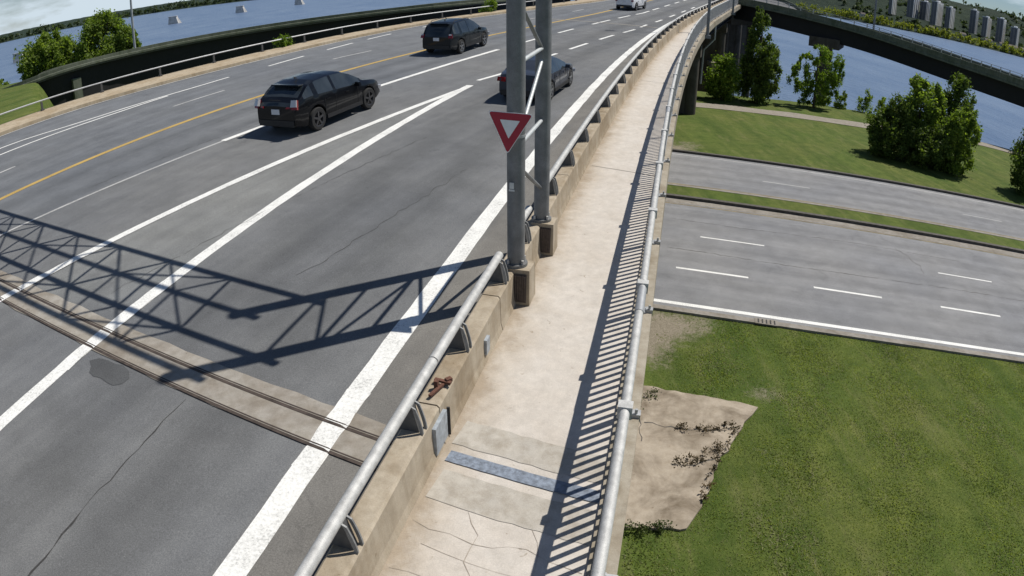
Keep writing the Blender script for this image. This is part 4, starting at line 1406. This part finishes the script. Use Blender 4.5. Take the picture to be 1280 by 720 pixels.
# mown grass blades near the camera
def grass_blades():
    rng = np.random.default_rng(21)
    n = 150000
    x = rng.uniform(2.2, 24, n * 2)
    y = rng.uniform(5.0, 21.6, n * 2)
    keep = ((x - 5.23) * 0.2848 + (y - 21.19) * 0.9585) < -0.7
    # off the slab
    poly = np.array(sp)
    inside = np.zeros(len(x), bool)
    j = len(poly) - 1
    for i in range(len(poly)):
        xi, yi, xj, yj = *poly[i], *poly[j]
        inside ^= ((yi > y) != (yj > y)) & (x < (xj - xi) * (y - yi) / (yj - yi + 1e-9) + xi)
        j = i
    ox = np.array([0.2175 * v + 0.001055 * v * v for v in y]) + 0.35
    bare = np.zeros(len(x))
    for cx, cy, r, amt in ((5.3, 19.4, 1.3, 0.9), (6.6, 19.6, 1.0, 0.7), (4.5, 18.2, 1.1, 0.85), (7.4, 15.4, 1.0, 0.5), (4.5, 17.0, 0.8, 0.5)):
        bare = np.maximum(bare, amt * np.exp(-(((x - cx) ** 2 + (y - cy) ** 2) / r ** 2)))
    keep &= ~inside & (x > ox) & (rng.uniform(size=len(x)) > bare * 1.15)
    x, y = x[keep][:n], y[keep][:n]
    n = len(x)
    h = rng.uniform(0.025, 0.07, n)
    a = rng.uniform(0, 6.28, n)
    w = 0.016
    lean = rng.normal(scale=0.035, size=(n, 2))
    z = np.full(n, G - 0.01)
    V = np.stack([np.stack([x - w * np.cos(a), y - w * np.sin(a), z], 1), np.stack([x + w * np.cos(a), y + w * np.sin(a), z], 1), np.stack([x + lean[:, 0], y + lean[:, 1], z + h], 1)], 1).reshape(-1, 3)
    return tag(link('grass', fast_mesh('grass', V, np.arange(n * 3).reshape(-1, 3), M['blade'])), kind='stuff')
grass_blades()

# ------------------------------------------------------------------ ramp bridges on both sides
def ramp_bridge(name, label, line, depth_dir, width, prof, fh=1.05, super_fn=lambda i: 0.0):
    """line: (x, y, z of parapet top) along the near edge; the deck lies behind it"""
    t = thing(name, label, 'bridge')
    n = len(line)
    def fr(i):
        a, b = Vector(line[max(i - 1, 0)]), Vector(line[min(i + 1, n - 1)])
        d = (b - a)
        d.z = 0
        d.normalize()
        r = Vector((-d.y, d.x, 0))
        if r.dot(Vector((line[i][0], line[i][1], 0))) < 0:
            r = -r
        return (Vector(line[i]), r)
    F = [fr(i) for i in range(n)]
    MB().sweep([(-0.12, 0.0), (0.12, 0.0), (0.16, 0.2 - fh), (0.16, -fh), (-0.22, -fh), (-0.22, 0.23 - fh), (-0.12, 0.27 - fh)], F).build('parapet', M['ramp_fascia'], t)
    def cross(prof_fn, name_, mat):
        m = len(prof_fn(0))
        vs, fs = [], []
        for i, (o, r) in enumerate(F):
            for a_, h_ in prof_fn(i):
                vs.append((o.x + r.x * a_, o.y + r.y * a_, o.z + h_))
        for i in range(len(F) - 1):
            for k in range(m):
                a_, b_ = i * m + k, i * m + (k + 1) % m
                fs.append((a_, b_, b_ + m, a_ + m))
        MB().add(vs, fs).build(name_, M[mat], t)
    cross(lambda i: [(0.16, -0.5), (width, -0.5 + super_fn(i)), (width, -0.85 + super_fn(i)), (0.16, -0.85)], 'deck_slab', 'street_grey')
    cross(lambda i: [(width, super_fn(i) - 0.05), (width + 0.25, super_fn(i) - 0.05), (width + 0.25, super_fn(i) - 0.9), (width, super_fn(i) - 0.9)], 'parapet', 'ramp_fascia')
    for k in range(3):
        q = 0.9 + (width - 1.8) * k / 2
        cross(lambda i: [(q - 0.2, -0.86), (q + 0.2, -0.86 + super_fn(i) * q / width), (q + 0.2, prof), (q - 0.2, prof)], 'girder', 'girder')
    return t, F
M['street_grey'] = asphalt('ramp_asphalt', (0.115, 0.118, 0.122), False, False)

def dens(pts, step=2.5):
    out = []
    for a, b in zip(pts[:-1], pts[1:]):
        a, b = Vector(a), Vector(b)
        k = max(1, int((b - a).length / step))
        out += [tuple(a.lerp(b, i / k)) for i in range(k)]
    return out + [tuple(pts[-1])]
def smooth_line(pts, it=2):
    for _ in range(it):
        q = [pts[0]]
        for a, b in zip(pts[:-1], pts[1:]):
            a, b = Vector(a), Vector(b)
            q += [tuple(a.lerp(b, 0.25)), tuple(a.lerp(b, 0.75))]
        q.append(pts[-1])
        pts = q
    return pts
rline = smooth_line([(26.5, 91.0, 5.6), (31.5, 84.3, 5.12), (36.3, 81.0, 4.6), (42.7, 77.2, 3.87), (46.5, 71.8, 3.2), (49.3, 67.5, 2.72), (52.4, 63.2, 2.35), (55.2, 59.5, 2.1), (61, 51, 1.5), (70, 38, 0.6), (82, 20, -0.6)])
rramp, RF = ramp_bridge("ramp_bridge", 'grey ramp bridge with white railing posts curving in from the right over the water', rline, 1, 10.5, -3.0, 0.95, lambda i: max(-0.25, 1.3 - 0.16 * i))
# railing on its parapet: posts and two rails
RPOST = MB().box((0, 0, 0.28), (0.10, 0.10, 0.56)).mesh('railing_post', M['alu'])
cum = 0.0
last = None
d_prev = None
for (o, r) in [f for f in RF]:
    pass
dl = dens([tuple(o) for o, r in RF], 1.6)
for p in dl:
    q = link('railing_post', RPOST, rramp)
    q.location = p
for h in (0.30, 0.55):
    MB().sweep([(-0.03, h - 0.03), (0.03, h - 0.03), (0.03, h + 0.03), (-0.03, h + 0.03)], RF).build('railing_bar', M['alu_dull'], rramp)
i26 = min(range(len(RF)), key=lambda k: abs(math.degrees(math.atan2(RF[k][0].x, RF[k][0].y)) - 26.4))
for i in (2, i26):
    o, r = RF[i]
    for k in (1.6, 8.2):
        q = o + r * k
        MB().tube([(q.x, q.y, -12), (q.x, q.y, o.z - 3.6)], 0.6, 14).build('pier_column', M['pier'], rramp, 40)
    c = o + r * 5
    MB().box((c.x, c.y, o.z - 3.35), (9.8, 4.0, 1.3), Matrix.Rotation(math.atan2(r.y, r.x), 3, 'Z')).build('pier_cap', M['pier'], rramp)

lline = smooth_line([(10, 118, 3.6), (-7.1, 94.7, 2.85), (-18, 87.5, 2.1), (-31.8, 78.8, 1.45), (-42.6, 67.7, 1.15), (-46.8, 59.9, 1.0), (-50.5, 56.4, 0.35), (-56.5, 53.5, -0.5), (-66, 49, -1.4)])
lramp, LF = ramp_bridge("ramp_bridge", 'dark green-grey ramp bridge running behind the left trees and the far guard rail', lline, 1, 9.0, -4.3, 0.62, lambda i: -0.6)
for i in (3, 9, 14, 18):
    o, r = LF[i]
    for k in (1.4, 7.4):
        q = o + r * k
        MB().tube([(q.x, q.y, -12), (q.x, q.y, o.z - 3.5)], 0.55, 14).build('pier_column', M['deck'], lramp, 40)
ab = None
o, r = LF[21]
MB().box((o.x + r.x * 4.9, o.y + r.y * 4.9, o.z - 4.9), (9.4, 1.0, 6.4), Matrix.Rotation(math.atan2(r.y, r.x), 3, 'Z')).build('abutment', M['ramp_fascia'], lramp)

# ------------------------------------------------------------------ lamp posts
def lamp_post(label, x, y, z, h, mat, arm=2.0, ang=0.0, r=0.09):
    t = thing('lamp_post', label, 'lamp post', (x, y, z), ang, 'lamp posts along the bridges')
    MB().tube([(0, 0, 0), (0, 0, h * 0.6), (0, 0, h)], [r * 1.25, r, r * 0.65], 12).build('pole', mat, t, 40)
    MB().box((0, 0, 0.12), (0.45, 0.45, 0.24)).build('base_plate', mat, t)
    MB().tube([(0, 0, h - 0.1), (arm * 0.35, 0, h + 0.45), (arm, 0, h + 0.6)], [r * 0.6, r * 0.5, r * 0.45], 8).build('arm', mat, t, 40)
    MB().box((arm + 0.3, 0, h + 0.58), (0.75, 0.26, 0.13), None, 0.7).build('lamp_head', mat, t)
    return t
q = P3(outer_x, 49.5, 0, 0.22)
lamp_post('dark lamp post on the outer edge of the bridge where the railing bends away', q.x, q.y, q.z - 0.4, 9, M['lamp'], 2.2, math.pi, 0.10)
q = P3(outer_x, 74.0, 0, 0.22)
lamp_post('farther dark lamp post at the bend near the right ramp', q.x, q.y, q.z - 0.4, 9, M['lamp'], 2.2, math.pi, 0.10)
lamp_post('slim pale lamp post standing on the left ramp beside the broad trees', -44.0, 70.3, 0.3, 11, M['lamp_pale'], 2.0, 0.8, 0.13)
lamp_post('slim grey lamp post on the right ramp in front of the apartment blocks', 49.5, 86.0, 3.0, 11, M['lamp'], 2.0, 2.5, 0.12)

# ------------------------------------------------------------------ river piers and the far bank
def polar(az, d, z=0.0):
    a = R(az)
    return Vector((math.sin(a) * d, math.cos(a) * d, z))
for i, (lb, az, d, s) in enumerate((('abandoned stone pier in the river, second from the left', -28.6, 520, 1.0), ('abandoned stone pier in the river, second from the right', -23.0, 590, 1.0),
                                  ('abandoned stone pier in the river, right-hand one by the ramp', -18.1, 662, 1.0), ('abandoned stone pier seen between the broad tree and the left edge', -41.7, 370, 0.85))):
    p = polar(az, d, WZ)
    t = thing('river_pier', lb, 'pier', p, R(-az) - 0.25, 'old piers of a removed bridge in the river')
    b = MB()
    b.add([(-4.2 * s, -2.2 * s, -1), (4.2 * s, -2.2 * s, -1), (6.6 * s, 0, -1), (4.2 * s, 2.2 * s, -1), (-4.2 * s, 2.2 * s, -1),
           (-3.4 * s, -1.8 * s, 5.2 * s), (2.2 * s, -1.8 * s, 5.2 * s), (3.0 * s, 0, 5.2 * s), (2.2 * s, 1.8 * s, 5.2 * s), (-3.4 * s, 1.8 * s, 5.2 * s)],
          [(4, 3, 2, 1, 0), (5, 6, 7, 8, 9), (0, 1, 6, 5), (1, 2, 7, 6), (2, 3, 8, 7), (3, 4, 9, 8), (4, 0, 5, 9)])
    b.build('pier_body', M['stonepier'], t)
    MB().box((-0.4 * s, 0, 5.45 * s), (6.6 * s, 4.0 * s, 0.5)).build('coping', M['stonepier'], t)

def apartment(lb, az, d, w, dep, h, z, pale, rz):
    p = polar(az, d, z)
    t = thing('apartment_block', lb, 'apartment block', p, rz, 'apartment blocks on the far hillside')
    MB().box((0, 0, h / 2), (w, dep, h)).build('wall', M['tower_shade'], t)  # dark wall and pale face put light and shade into the colours
    MB().box((w / 2 + 0.3, 0, h / 2), (0.8, dep - 0.8, h - 0.8)).build('pale_face', M['tower_pale' if pale else 'tower'], t)
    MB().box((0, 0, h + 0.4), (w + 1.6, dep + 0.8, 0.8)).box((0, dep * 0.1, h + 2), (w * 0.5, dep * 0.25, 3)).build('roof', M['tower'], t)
    nb = 3 if dep < 45 else 5
    for k in range(nb):
        y = -dep / 2 + dep * (k + 0.5) / nb
        MB().box((w / 2 + 0.72, y, h / 2), (0.4, dep / nb * 0.26, h * 0.92)).build('window_band', M['towerwin'], t)
    for k in range(2):
        x = -w / 2 + w * (k + 0.5) / 2
        MB().box((x, -dep / 2 - 0.1, h / 2), (w * 0.2, 0.5, h * 0.94)).build('window_band', M['towerwin'], t)
# azimuth, top/bottom in degrees of elevation
ap = [('narrow pale yellow apartment block, first from the left on the far bank', 31.3, 1290, 6, 30, 28, 13, True, -0.83),
      ('grey apartment block, second from the left on the far bank', 33.0, 1300, 12, 40, 42, 14, False, -0.86),
      ('dark slim apartment block, third from the left on the far bank', 34.0, 1320, 12, 26, 34, 14, False, -0.90),
      ('wide pale apartment block, fourth from the left on the far bank', 35.0, 1290, 10, 56, 42, 9, True, -0.82),
      ('pale apartment block, fifth from the left beside the wide one', 36.1, 1290, 9, 40, 37, 9, True, -0.84),
      ('thin pale apartment block, fourth from the right on the far bank', 38.1, 1300, 11, 26, 42, 9, False, -0.85),
      ('wide apartment block with vertical window bands, third from the right', 39.2, 1270, 9, 66, 34, 8, True, -0.80),
      ('tall pale apartment block, second from the right on the far bank', 40.4, 1270, 12, 38, 42, 4, True, -0.84),
      ('shorter pale apartment block, first from the right on the far bank', 41.6, 1260, 12, 42, 32, 4, True, -0.82)]
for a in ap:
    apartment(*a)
def house(lb, az, d, w, z, rz):
    p = polar(az, d, z)
    t = thing('house', lb, 'house', p, R(-az) + rz, 'small houses among the far bank trees')
    MB().box((0, 0, 2.6), (w, w * 0.7, 5.2)).build('wall', M['house'], t)
    a, b = w / 2 + 0.4, w * 0.35 + 0.4
    MB().add([(-a, -b, 5.2), (a, -b, 5.2), (a, b, 5.2), (-a, b, 5.2), (-a, 0, 8), (a, 0, 8)], [(0, 1, 5, 4), (2, 3, 4, 5), (0, 4, 3), (1, 2, 5), (3, 2, 1, 0)]).build('roof', M['roof'], t)
    for k in (-0.25, 0.25):
        MB().box((k * w, -w * 0.35 - 0.1, 2.8), (1.6, 0.3, 1.8)).build('window', M['towerwin'], t)
for i, (lb, az, d, w, z, rz) in enumerate((('white house at the left end of the far bank', 28.9, 1250, 9, -1, 0.4), ('pale house below the wide pale apartment block', 34.7, 1230, 10, -1, 0.2), ('white house below the gap between the apartment blocks', 37.3, 1225, 12, -1, 0.5),
                                          ('low pale house under the block with vertical window bands', 39.5, 1225, 13, -1.5, 0.3), ('pale house below the tall pale block', 40.7, 1225, 12, -2, 0.3), ('long pale house below the shorter right block', 41.6, 1215, 16, -2, 0.2), ('white house nearest the right edge of the far bank', 42.5, 1215, 16, -2, 0.6))):
    house(lb, az, d, w, z, rz)
# woods along the far banks
rng = np.random.default_rng(9)
bl = []
for a in np.arange(20, 62, 0.28):
    d = 1500 - 330 * float(smooth(5, 30, a)) + rng.uniform(6, 22)
    p = polar(a + rng.uniform(-0.1, 0.1), d)
    s = rng.uniform(0.9, 1.5)
    bl.append((p.x, p.y, WZ + 5.5 * s, 5 * s, 5 * s, 5.5 * s))
leaf_cloud('treeline', bl, 17000, 1.5, M['leaf_olive'], 101, 900, 0.4, None, 0.3, 'stuff')
bl = []
for a in np.arange(-62, 2, 0.26):
    d = 1500 + rng.uniform(6, 40)
    p = polar(a + rng.uniform(-0.1, 0.1), d)
    s = rng.uniform(0.75, 1.25)
    bl.append((p.x, p.y, WZ + 6.5 * s, 6 * s, 6 * s, 6.5 * s))
leaf_cloud('treeline', bl, 20000, 1.9, M['leaf_far'], 102, 1100, 0.4, None, 0.3, 'stuff')
bl = []
for k in range(420):
    a = rng.uniform(27, 60)
    r = rng.uniform(60, 480)
    d = 1170 + r
    p = polar(a, d)
    zz = WZ + 5 + 72 * float(smooth(90, 480, r)) + 3
    s = rng.uniform(0.7, 1.4)
    bl.append((p.x, p.y, zz, 7 * s, 7 * s, 6 * s))
leaf_cloud('woods', bl, 26000, 2.3, M['leaf_far'], 103, 1500, 0.4, None, 0.3, 'stuff')

# ------------------------------------------------------------------ vehicles
def lerp_tab(tab, x):
    if x <= tab[0][0]:
        return tab[0][1]
    for (a, b), (c, d) in zip(tab[:-1], tab[1:]):
        if x <= c:
            return b + (d - b) * (x - a) / (c - a)
    return tab[-1][1]

def lathe(mb, prof, cx, cy, cz, n=24, side=1):
    """profile (radius, y) turned about the axle"""
    vs = []
    for r, y in prof:
        for k in range(n):
            a = 2 * math.pi * k / n
            vs.append((cx + r * math.cos(a), cy + y * side, cz + r * math.sin(a)))
    fs = []
    for i in range(len(prof) - 1):
        for k in range(n):
            a, b = i * n + k, i * n + (k + 1) % n
            fs.append((a, b, b + n, a + n))
    return mb.add(vs, fs)

def car(name, label, cat, loc, heading, S):
    """S: dict of side-view tables (metres, x forward)"""
    t = thing(name, label, cat, loc, 0, 'cars driving away over the bridge')
    t.rotation_mode = 'XYZ'
    t.rotation_euler = (0, -math.atan(0.05), heading)
    L, W, wr = S['L'], S['W'], S['wr']
    x0, x1 = -L / 2, L / 2
    ax = S['axles']
    xs = set(np.round(np.linspace(x0, x1, 47), 3).tolist())
    for a in ax:
        ra = wr + 0.065
        for k in range(13):
            xs.add(round(a - ra * math.cos(math.pi * k / 12), 3))
    for x in S['pillars']:
        xs.add(x[0]); xs.add(x[1])
    xs = sorted(xs)
    top, belt = S['top'], S['belt']
    zmax = max(z for _, z in top)
    rings = []
    for x in xs:
        u = abs(x) / (L / 2)
        w = W / 2 * (1 - 0.16 * u ** 5 - 0.02 * u ** 2)
        zb = S['sill'] + (0.10 * max(0, u - 0.86) / 0.14)
        for a in ax:
            ra = wr + 0.065
            if abs(x - a) < ra:
                zb = max(zb, wr + math.sqrt(ra * ra - (x - a) ** 2))
        tz, bz = lerp_tab(top, x), lerp_tab(belt, x)
        bz = min(bz, tz - 0.03)
        c = min(1.0, max(0.0, (tz - bz) / (zmax - lerp_tab(belt, 0.0))))
        wt = w * 0.96 - (w * 0.96 - W * S['roofw']) * c ** 0.85
        z4 = bz + (tz - bz) * (0.90 if c > 0.3 else 0.75)
        zm = max(zb + 0.03, 0.42)
        z2 = max(zm + 0.03, bz - 0.16)
        half = [(w * 0.955, zb), (w, max(zm, zb + 0.04)), (w * 0.995, max(z2, zb + 0.08)), (w * 0.965, max(bz, zb + 0.12)), (wt, max(z4, zb + 0.14)), (wt * 0.86, max(tz - 0.012, zb + 0.15)), (0.0, max(tz + 0.012, zb + 0.16))]
        ring = [(x, -a, z) for a, z in half] + [(x, a, z) for a, z in reversed(half[:-1])]
        rings.append(ring)
    K = len(rings[0])
    parts = {'body': [], 'side_window': [], 'windscreen': [], 'rear_window': [], 'roof': []}
    def in_pillar(x):
        return any(a - 1e-4 <= x <= b + 1e-4 for a, b in S['pillars'])
    for i in range(len(xs) - 1):
        xm = (xs[i] + xs[i + 1]) / 2
        tz, bz = lerp_tab(top, xm), lerp_tab(belt, xm)
        slope = (lerp_tab(top, xs[i + 1]) - lerp_tab(top, xs[i])) / (xs[i + 1] - xs[i])
        for k in range(K - 1):
            f = (i * K + k, i * K + k + 1, (i + 1) * K + k + 1, (i + 1) * K + k)
            key = 'body'
            if k in (3, K - 5) and S['glass'][0] < xm < S['glass'][1] and not in_pillar(xm):
                key = 'side_window'
            if k in (5, K - 7) or k in (4, K - 6):
                if tz > bz + 0.10 and xm > 0 and slope < -0.30:
                    key = 'windscreen' if k in (5, K - 7) else key
                if tz > bz + 0.06 and xm < 0 and slope > 0.42:
                    key = 'rear_window' if k in (5, K - 7) else key
            parts[key].append(f)
    allv = [p for r in rings for p in r]
    for e, ring_i in ((0, 0), (1, len(xs) - 1)):
        idx = [ring_i * K + k for k in range(K)]
        parts['body'].append(tuple(idx))
    def sub(name_, faces, mat, off=0.0, parent=t):
        used = sorted({i for f in faces for i in f})
        mp_ = {o: n for n, o in enumerate(used)}
        mb = MB().add([allv[i] for i in used], [tuple(mp_[i] for i in f) for f in faces])
        return mb.build(name_, mat, parent, 32)
    body = sub('body', parts['body'], M[S['paint']])
    for key in ('side_window', 'windscreen', 'rear_window'):
        if not parts[key]:
            continue
        if key == 'side_window':
            for sgn_ in (-1, 1):
                fcs = [f for f in parts[key] if allv[f[0]][1] * sgn_ > 0]
                # split at the pillars
                fcs.sort(key=lambda f: allv[f[0]][0])
                run = []
                for f in fcs:
                    if run and allv[f[0]][0] > allv[run[-1][3]][0] + 1e-3:
                        sub(key, run, M['carglass'])
                        run = []
                    run.append(f)
                if run:
                    sub(key, run, M['carglass'])
        else:
            sub(key, parts[key], M['carglass'])
    # underbody
    MB().box((0, 0, S['sill'] + 0.12), (L * 0.9, W * 0.72, 0.16)).build('underbody', M['trim'], t)
    # lower cladding and seams
    for s in (-1, 1):
        mb = MB()
        mb.box(((ax[0] + ax[1]) / 2, s * (W / 2 * 0.985), S['sill'] + 0.07), (ax[1] - ax[0] - 2 * wr - 0.15, 0.05, 0.13))
        mb.build('sill_trim', M['trim'], t)
        for xx in S['seams']:
            MB().box((xx, s * (W / 2 * 0.997), 0.68), (0.012, 0.012, 0.55)).build('door_seam', M['trim'], t)
        for xx in S['handles']:
            MB().box((xx, s * (W / 2 * 1.0 + 0.008), S['handle_z']), (0.17, 0.03, 0.03)).build('door_handle', M[S['paint']] if S['paint'] != 'car_white' else M['chrome'], t)
        # mirror
        mb = MB().box((S['mirror'][0], s * (W / 2 + 0.06), S['mirror'][1]), (0.13, 0.20, 0.14), None, 0.8)
        mb.build('mirror', M[S['paint']], t)
        # roof rail
        if S.get('rails'):
            zz = zmax + 0.03
            MB().tube([(S['rails'][0], s * W * S['roofw'] * 0.93, lerp_tab(top, S['rails'][0])), (S['rails'][0] + 0.15, s * W * S['roofw'] * 0.93, zz), (S['rails'][1] - 0.15, s * W * S['roofw'] * 0.93, zz), (S['rails'][1], s * W * S['roofw'] * 0.93, lerp_tab(top, S['rails'][1]) - 0.01)], 0.018, 6).build('roof_rail', M['trim'], t)
        # wheels
        for a in ax:
            cy = s * (W / 2 - 0.115)
            wh = MB()
            lathe(wh, [(wr * 0.62, -0.11), (wr * 0.93, -0.115), (wr, -0.08), (wr, 0.08), (wr * 0.93, 0.112), (wr * 0.66, 0.11), (wr * 0.62, 0.06)], a, cy, wr, 26, s)
            who = wh.build('wheel', M['tyre'], t, 40)
            rm = MB()
            lathe(rm, [(wr * 0.68, 0.085), (wr * 0.70, 0.112), (wr * 0.60, 0.100), (wr * 0.58, 0.05)], a, cy, wr, 26, s)
            for k in range(5):
                an = 2 * math.pi * k / 5 + 0.3
                mtx = Matrix.Rotation(-an, 3, 'Y')
                c = Vector((a, cy + s * 0.09, wr)) + mtx @ Vector((wr * 0.36, 0, 0))
                rm.box(c, (wr * 0.56, 0.03, wr * 0.17), mtx)
            lathe(rm, [(wr * 0.15, 0.07), (wr * 0.15, 0.108), (0.001, 0.112)], a, cy, wr, 12, s)
            rm.build('rim', M[S['rim']], who, 30)
            dk = MB()
            lathe(dk, [(wr * 0.62, 0.03), (0.001, 0.03)], a, cy, wr, 20, s)
            dk.build('brake_disc', M['trim'], who)
    # rear: bumper trim, plate, lights
    rb = x0
    MB().box((rb + 0.05, 0, S['sill'] + 0.16), (0.16, W * 0.76, 0.20)).build('rear_bumper', M['trim'], t)
    MB().box((rb - 0.006, 0, S['plate_z']), (0.03, 0.34, 0.17)).build('licence_plate', M['licence'], t)
    for s in (-1, 1):
        for (bx, by_, bz, sx, sy, sz, mt) in S['tail']:
            MB().box((rb + bx, s * by_, bz), (sx, sy, sz), Matrix.Rotation(s * -0.28, 3, 'Z') @ Matrix.Rotation(S['hatch'], 3, 'Y'), 0.85).build('tail_light', M[mt], t)
        MB().box((x1 - 0.10, s * W * 0.37, lerp_tab(belt, x1 - 0.2) - 0.15), (0.14, 0.34, 0.13), Matrix.Rotation(s * -0.5, 3, 'Z')).build('headlight', M['lens_glint'], t)
    if S.get('spoiler'):
        sx, sz, sw = S['spoiler']
        MB().box((sx, 0, sz), (0.28, sw, 0.035), Matrix.Rotation(0.08, 3, 'Y'), 0.95).build('spoiler', M[S['paint']], t)
    if S.get('wiper'):
        MB().box(S['wiper'], (0.02, 0.5, 0.02)).build('wiper', M['trim'], t)
    if S.get('strip'):
        MB().box((rb + 0.0, 0, S['strip']), (0.03, W * 0.62, 0.035)).build('chrome_strip', M['chrome'], t)
    if S.get('fin'):
        fx_ = S['fin']
        MB().add([(fx_ - 0.12, 0.015, zmax), (fx_ - 0.12, -0.015, zmax), (fx_ + 0.08, 0, zmax), (fx_ - 0.13, 0, zmax + 0.09)], [(0, 1, 3), (1, 2, 3), (2, 0, 3), (0, 2, 1)]).build('aerial_fin', M['trim'], t)
    return t

SUV1 = dict(L=4.72, W=1.98, wr=0.375, axles=(-1.42, 1.45), sill=0.27, paint='car_black', rim='rim_dark', roofw=0.355,
            top=[(-2.36, 0.98), (-2.31, 1.06), (-2.16, 1.14), (-1.62, 1.52), (-1.2, 1.605), (-0.45, 1.635), (0.2, 1.60), (0.62, 1.46), (1.22, 1.11), (1.5, 1.06), (2.0, 0.97), (2.26, 0.86), (2.36, 0.72)],
            belt=[(-2.36, 0.93), (-2.2, 1.12), (-1.6, 1.17), (0.0, 1.09), (1.0, 1.02), (1.3, 1.0), (2.0, 0.90), (2.36, 0.62)],
            glass=(-1.95, 0.98), pillars=[(-1.52, -1.30), (-0.52, -0.38)], seams=(-1.02, -0.45, 0.78), handles=(-0.85, 0.18), handle_z=0.92, mirror=(0.72, 1.06),
            plate_z=0.80, hatch=0.35, spoiler=(-1.68, 1.53, 1.2), wiper=(-2.25, 0.1, 1.15), fin=-1.2,
            tail=[(0.06, 0.80, 1.03, 0.10, 0.20, 0.30, 'taillight'), (0.03, 0.79, 1.08, 0.10, 0.21, 0.22, 'lens_glint'), (0.03, 0.62, 0.94, 0.08, 0.30, 0.06, 'taillight')])  # pale lens boxes paint a sun glint on the tail lights
SUV2 = dict(L=4.78, W=1.98, wr=0.375, axles=(-1.42, 1.46), sill=0.28, paint='car_charcoal', rim='rim', roofw=0.36,
            top=[(-2.39, 0.98), (-2.34, 1.12), (-2.24, 1.22), (-1.95, 1.62), (-1.6, 1.70), (-0.4, 1.73), (0.2, 1.70), (0.55, 1.55), (1.18, 1.14), (1.5, 1.10), (2.05, 1.0), (2.3, 0.88), (2.39, 0.74)],
            belt=[(-2.39, 0.94), (-2.25, 1.12), (-1.6, 1.09), (0.0, 1.05), (1.0, 1.01), (1.3, 1.03), (2.0, 0.93), (2.39, 0.64)],
            glass=(-2.08, 0.92), pillars=[(-1.50, -1.26), (-0.50, -0.38)], seams=(-1.02, -0.44, 0.74), handles=(-0.85, 0.18), handle_z=0.94, mirror=(0.70, 1.10),
            rails=(-1.7, 0.1), plate_z=0.86, hatch=0.3, spoiler=(-2.0, 1.65, 1.15), strip=0.52, fin=-1.3,
            tail=[(0.06, 0.80, 1.02, 0.10, 0.22, 0.22, 'taillight'), (0.03, 0.80, 1.10, 0.09, 0.14, 0.07, 'lens_glint')])
SEDAN = dict(L=4.75, W=1.86, wr=0.34, axles=(-1.38, 1.40), sill=0.22, paint='car_navy', rim='rim', roofw=0.335,
             top=[(-2.37, 0.90), (-2.32, 1.03), (-2.1, 1.08), (-1.72, 1.11), (-1.05, 1.39), (-0.5, 1.44), (0.05, 1.42), (0.42, 1.28), (1.12, 0.98), (1.4, 0.94), (2.0, 0.83), (2.28, 0.72), (2.37, 0.60)],
             belt=[(-2.37, 0.86), (-2.1, 0.99), (-1.4, 0.98), (0.0, 0.93), (1.0, 0.89), (1.3, 0.89), (2.0, 0.78), (2.37, 0.52)],
             glass=(-1.52, 0.86), pillars=[(-1.15, -1.03), (-0.34, -0.24)], seams=(-1.0, -0.30, 0.80), handles=(-0.72, 0.24), handle_z=0.80, mirror=(0.62, 0.96),
             plate_z=0.74, hatch=0.1, tail=[(0.05, 0.68, 0.86, 0.10, 0.36, 0.16, 'taillight')])
SUV3 = dict(SUV2, paint='car_white', rim='rim', L=4.6)
SUV3['tail'] = [(0.06, 0.78, 1.02, 0.10, 0.22, 0.30, 'taillight')]

def place(contact_r, contact_f, S):
    """centre of the car from the ground contacts of its right-hand wheels"""
    a, b = Vector(contact_r), Vector(contact_f)
    d = (b - a).normalized()
    left = Vector((-d.y, d.x))
    m = (a + b) / 2 + left * (S['W'] / 2 - 0.10)
    off = (S['axles'][0] + S['axles'][1]) / 2
    m = m - d * off
    return (m.x, m.y, zd(m.y) + 0.004), math.atan2(d.y, d.x)
loc, hd = place((-6.29, 20.36), (-5.16, 23.06), SUV1)
car('suv', 'glossy black suv in the middle lane with tail lights painted pale for a sun glint', 'suv', loc, hd, SUV1)
loc, hd = place((-2.84, 35.1), (-1.80, 37.75), SUV2)
car('suv', 'dark charcoal suv with silver wheels farther along by the yellow line', 'suv', loc, hd, SUV2)
loc, hd = place((1.30, 24.5), (2.16, 27.0), SEDAN)
car('sedan', 'dark navy sedan half hidden behind the grey gantry legs', 'car', loc, hd, SEDAN)
loc, hd = place((11.35, 64.1), (12.6, 66.6), SUV3)
car('suv', 'small white suv driving away at the top edge of the road', 'suv', loc, hd, SUV3)
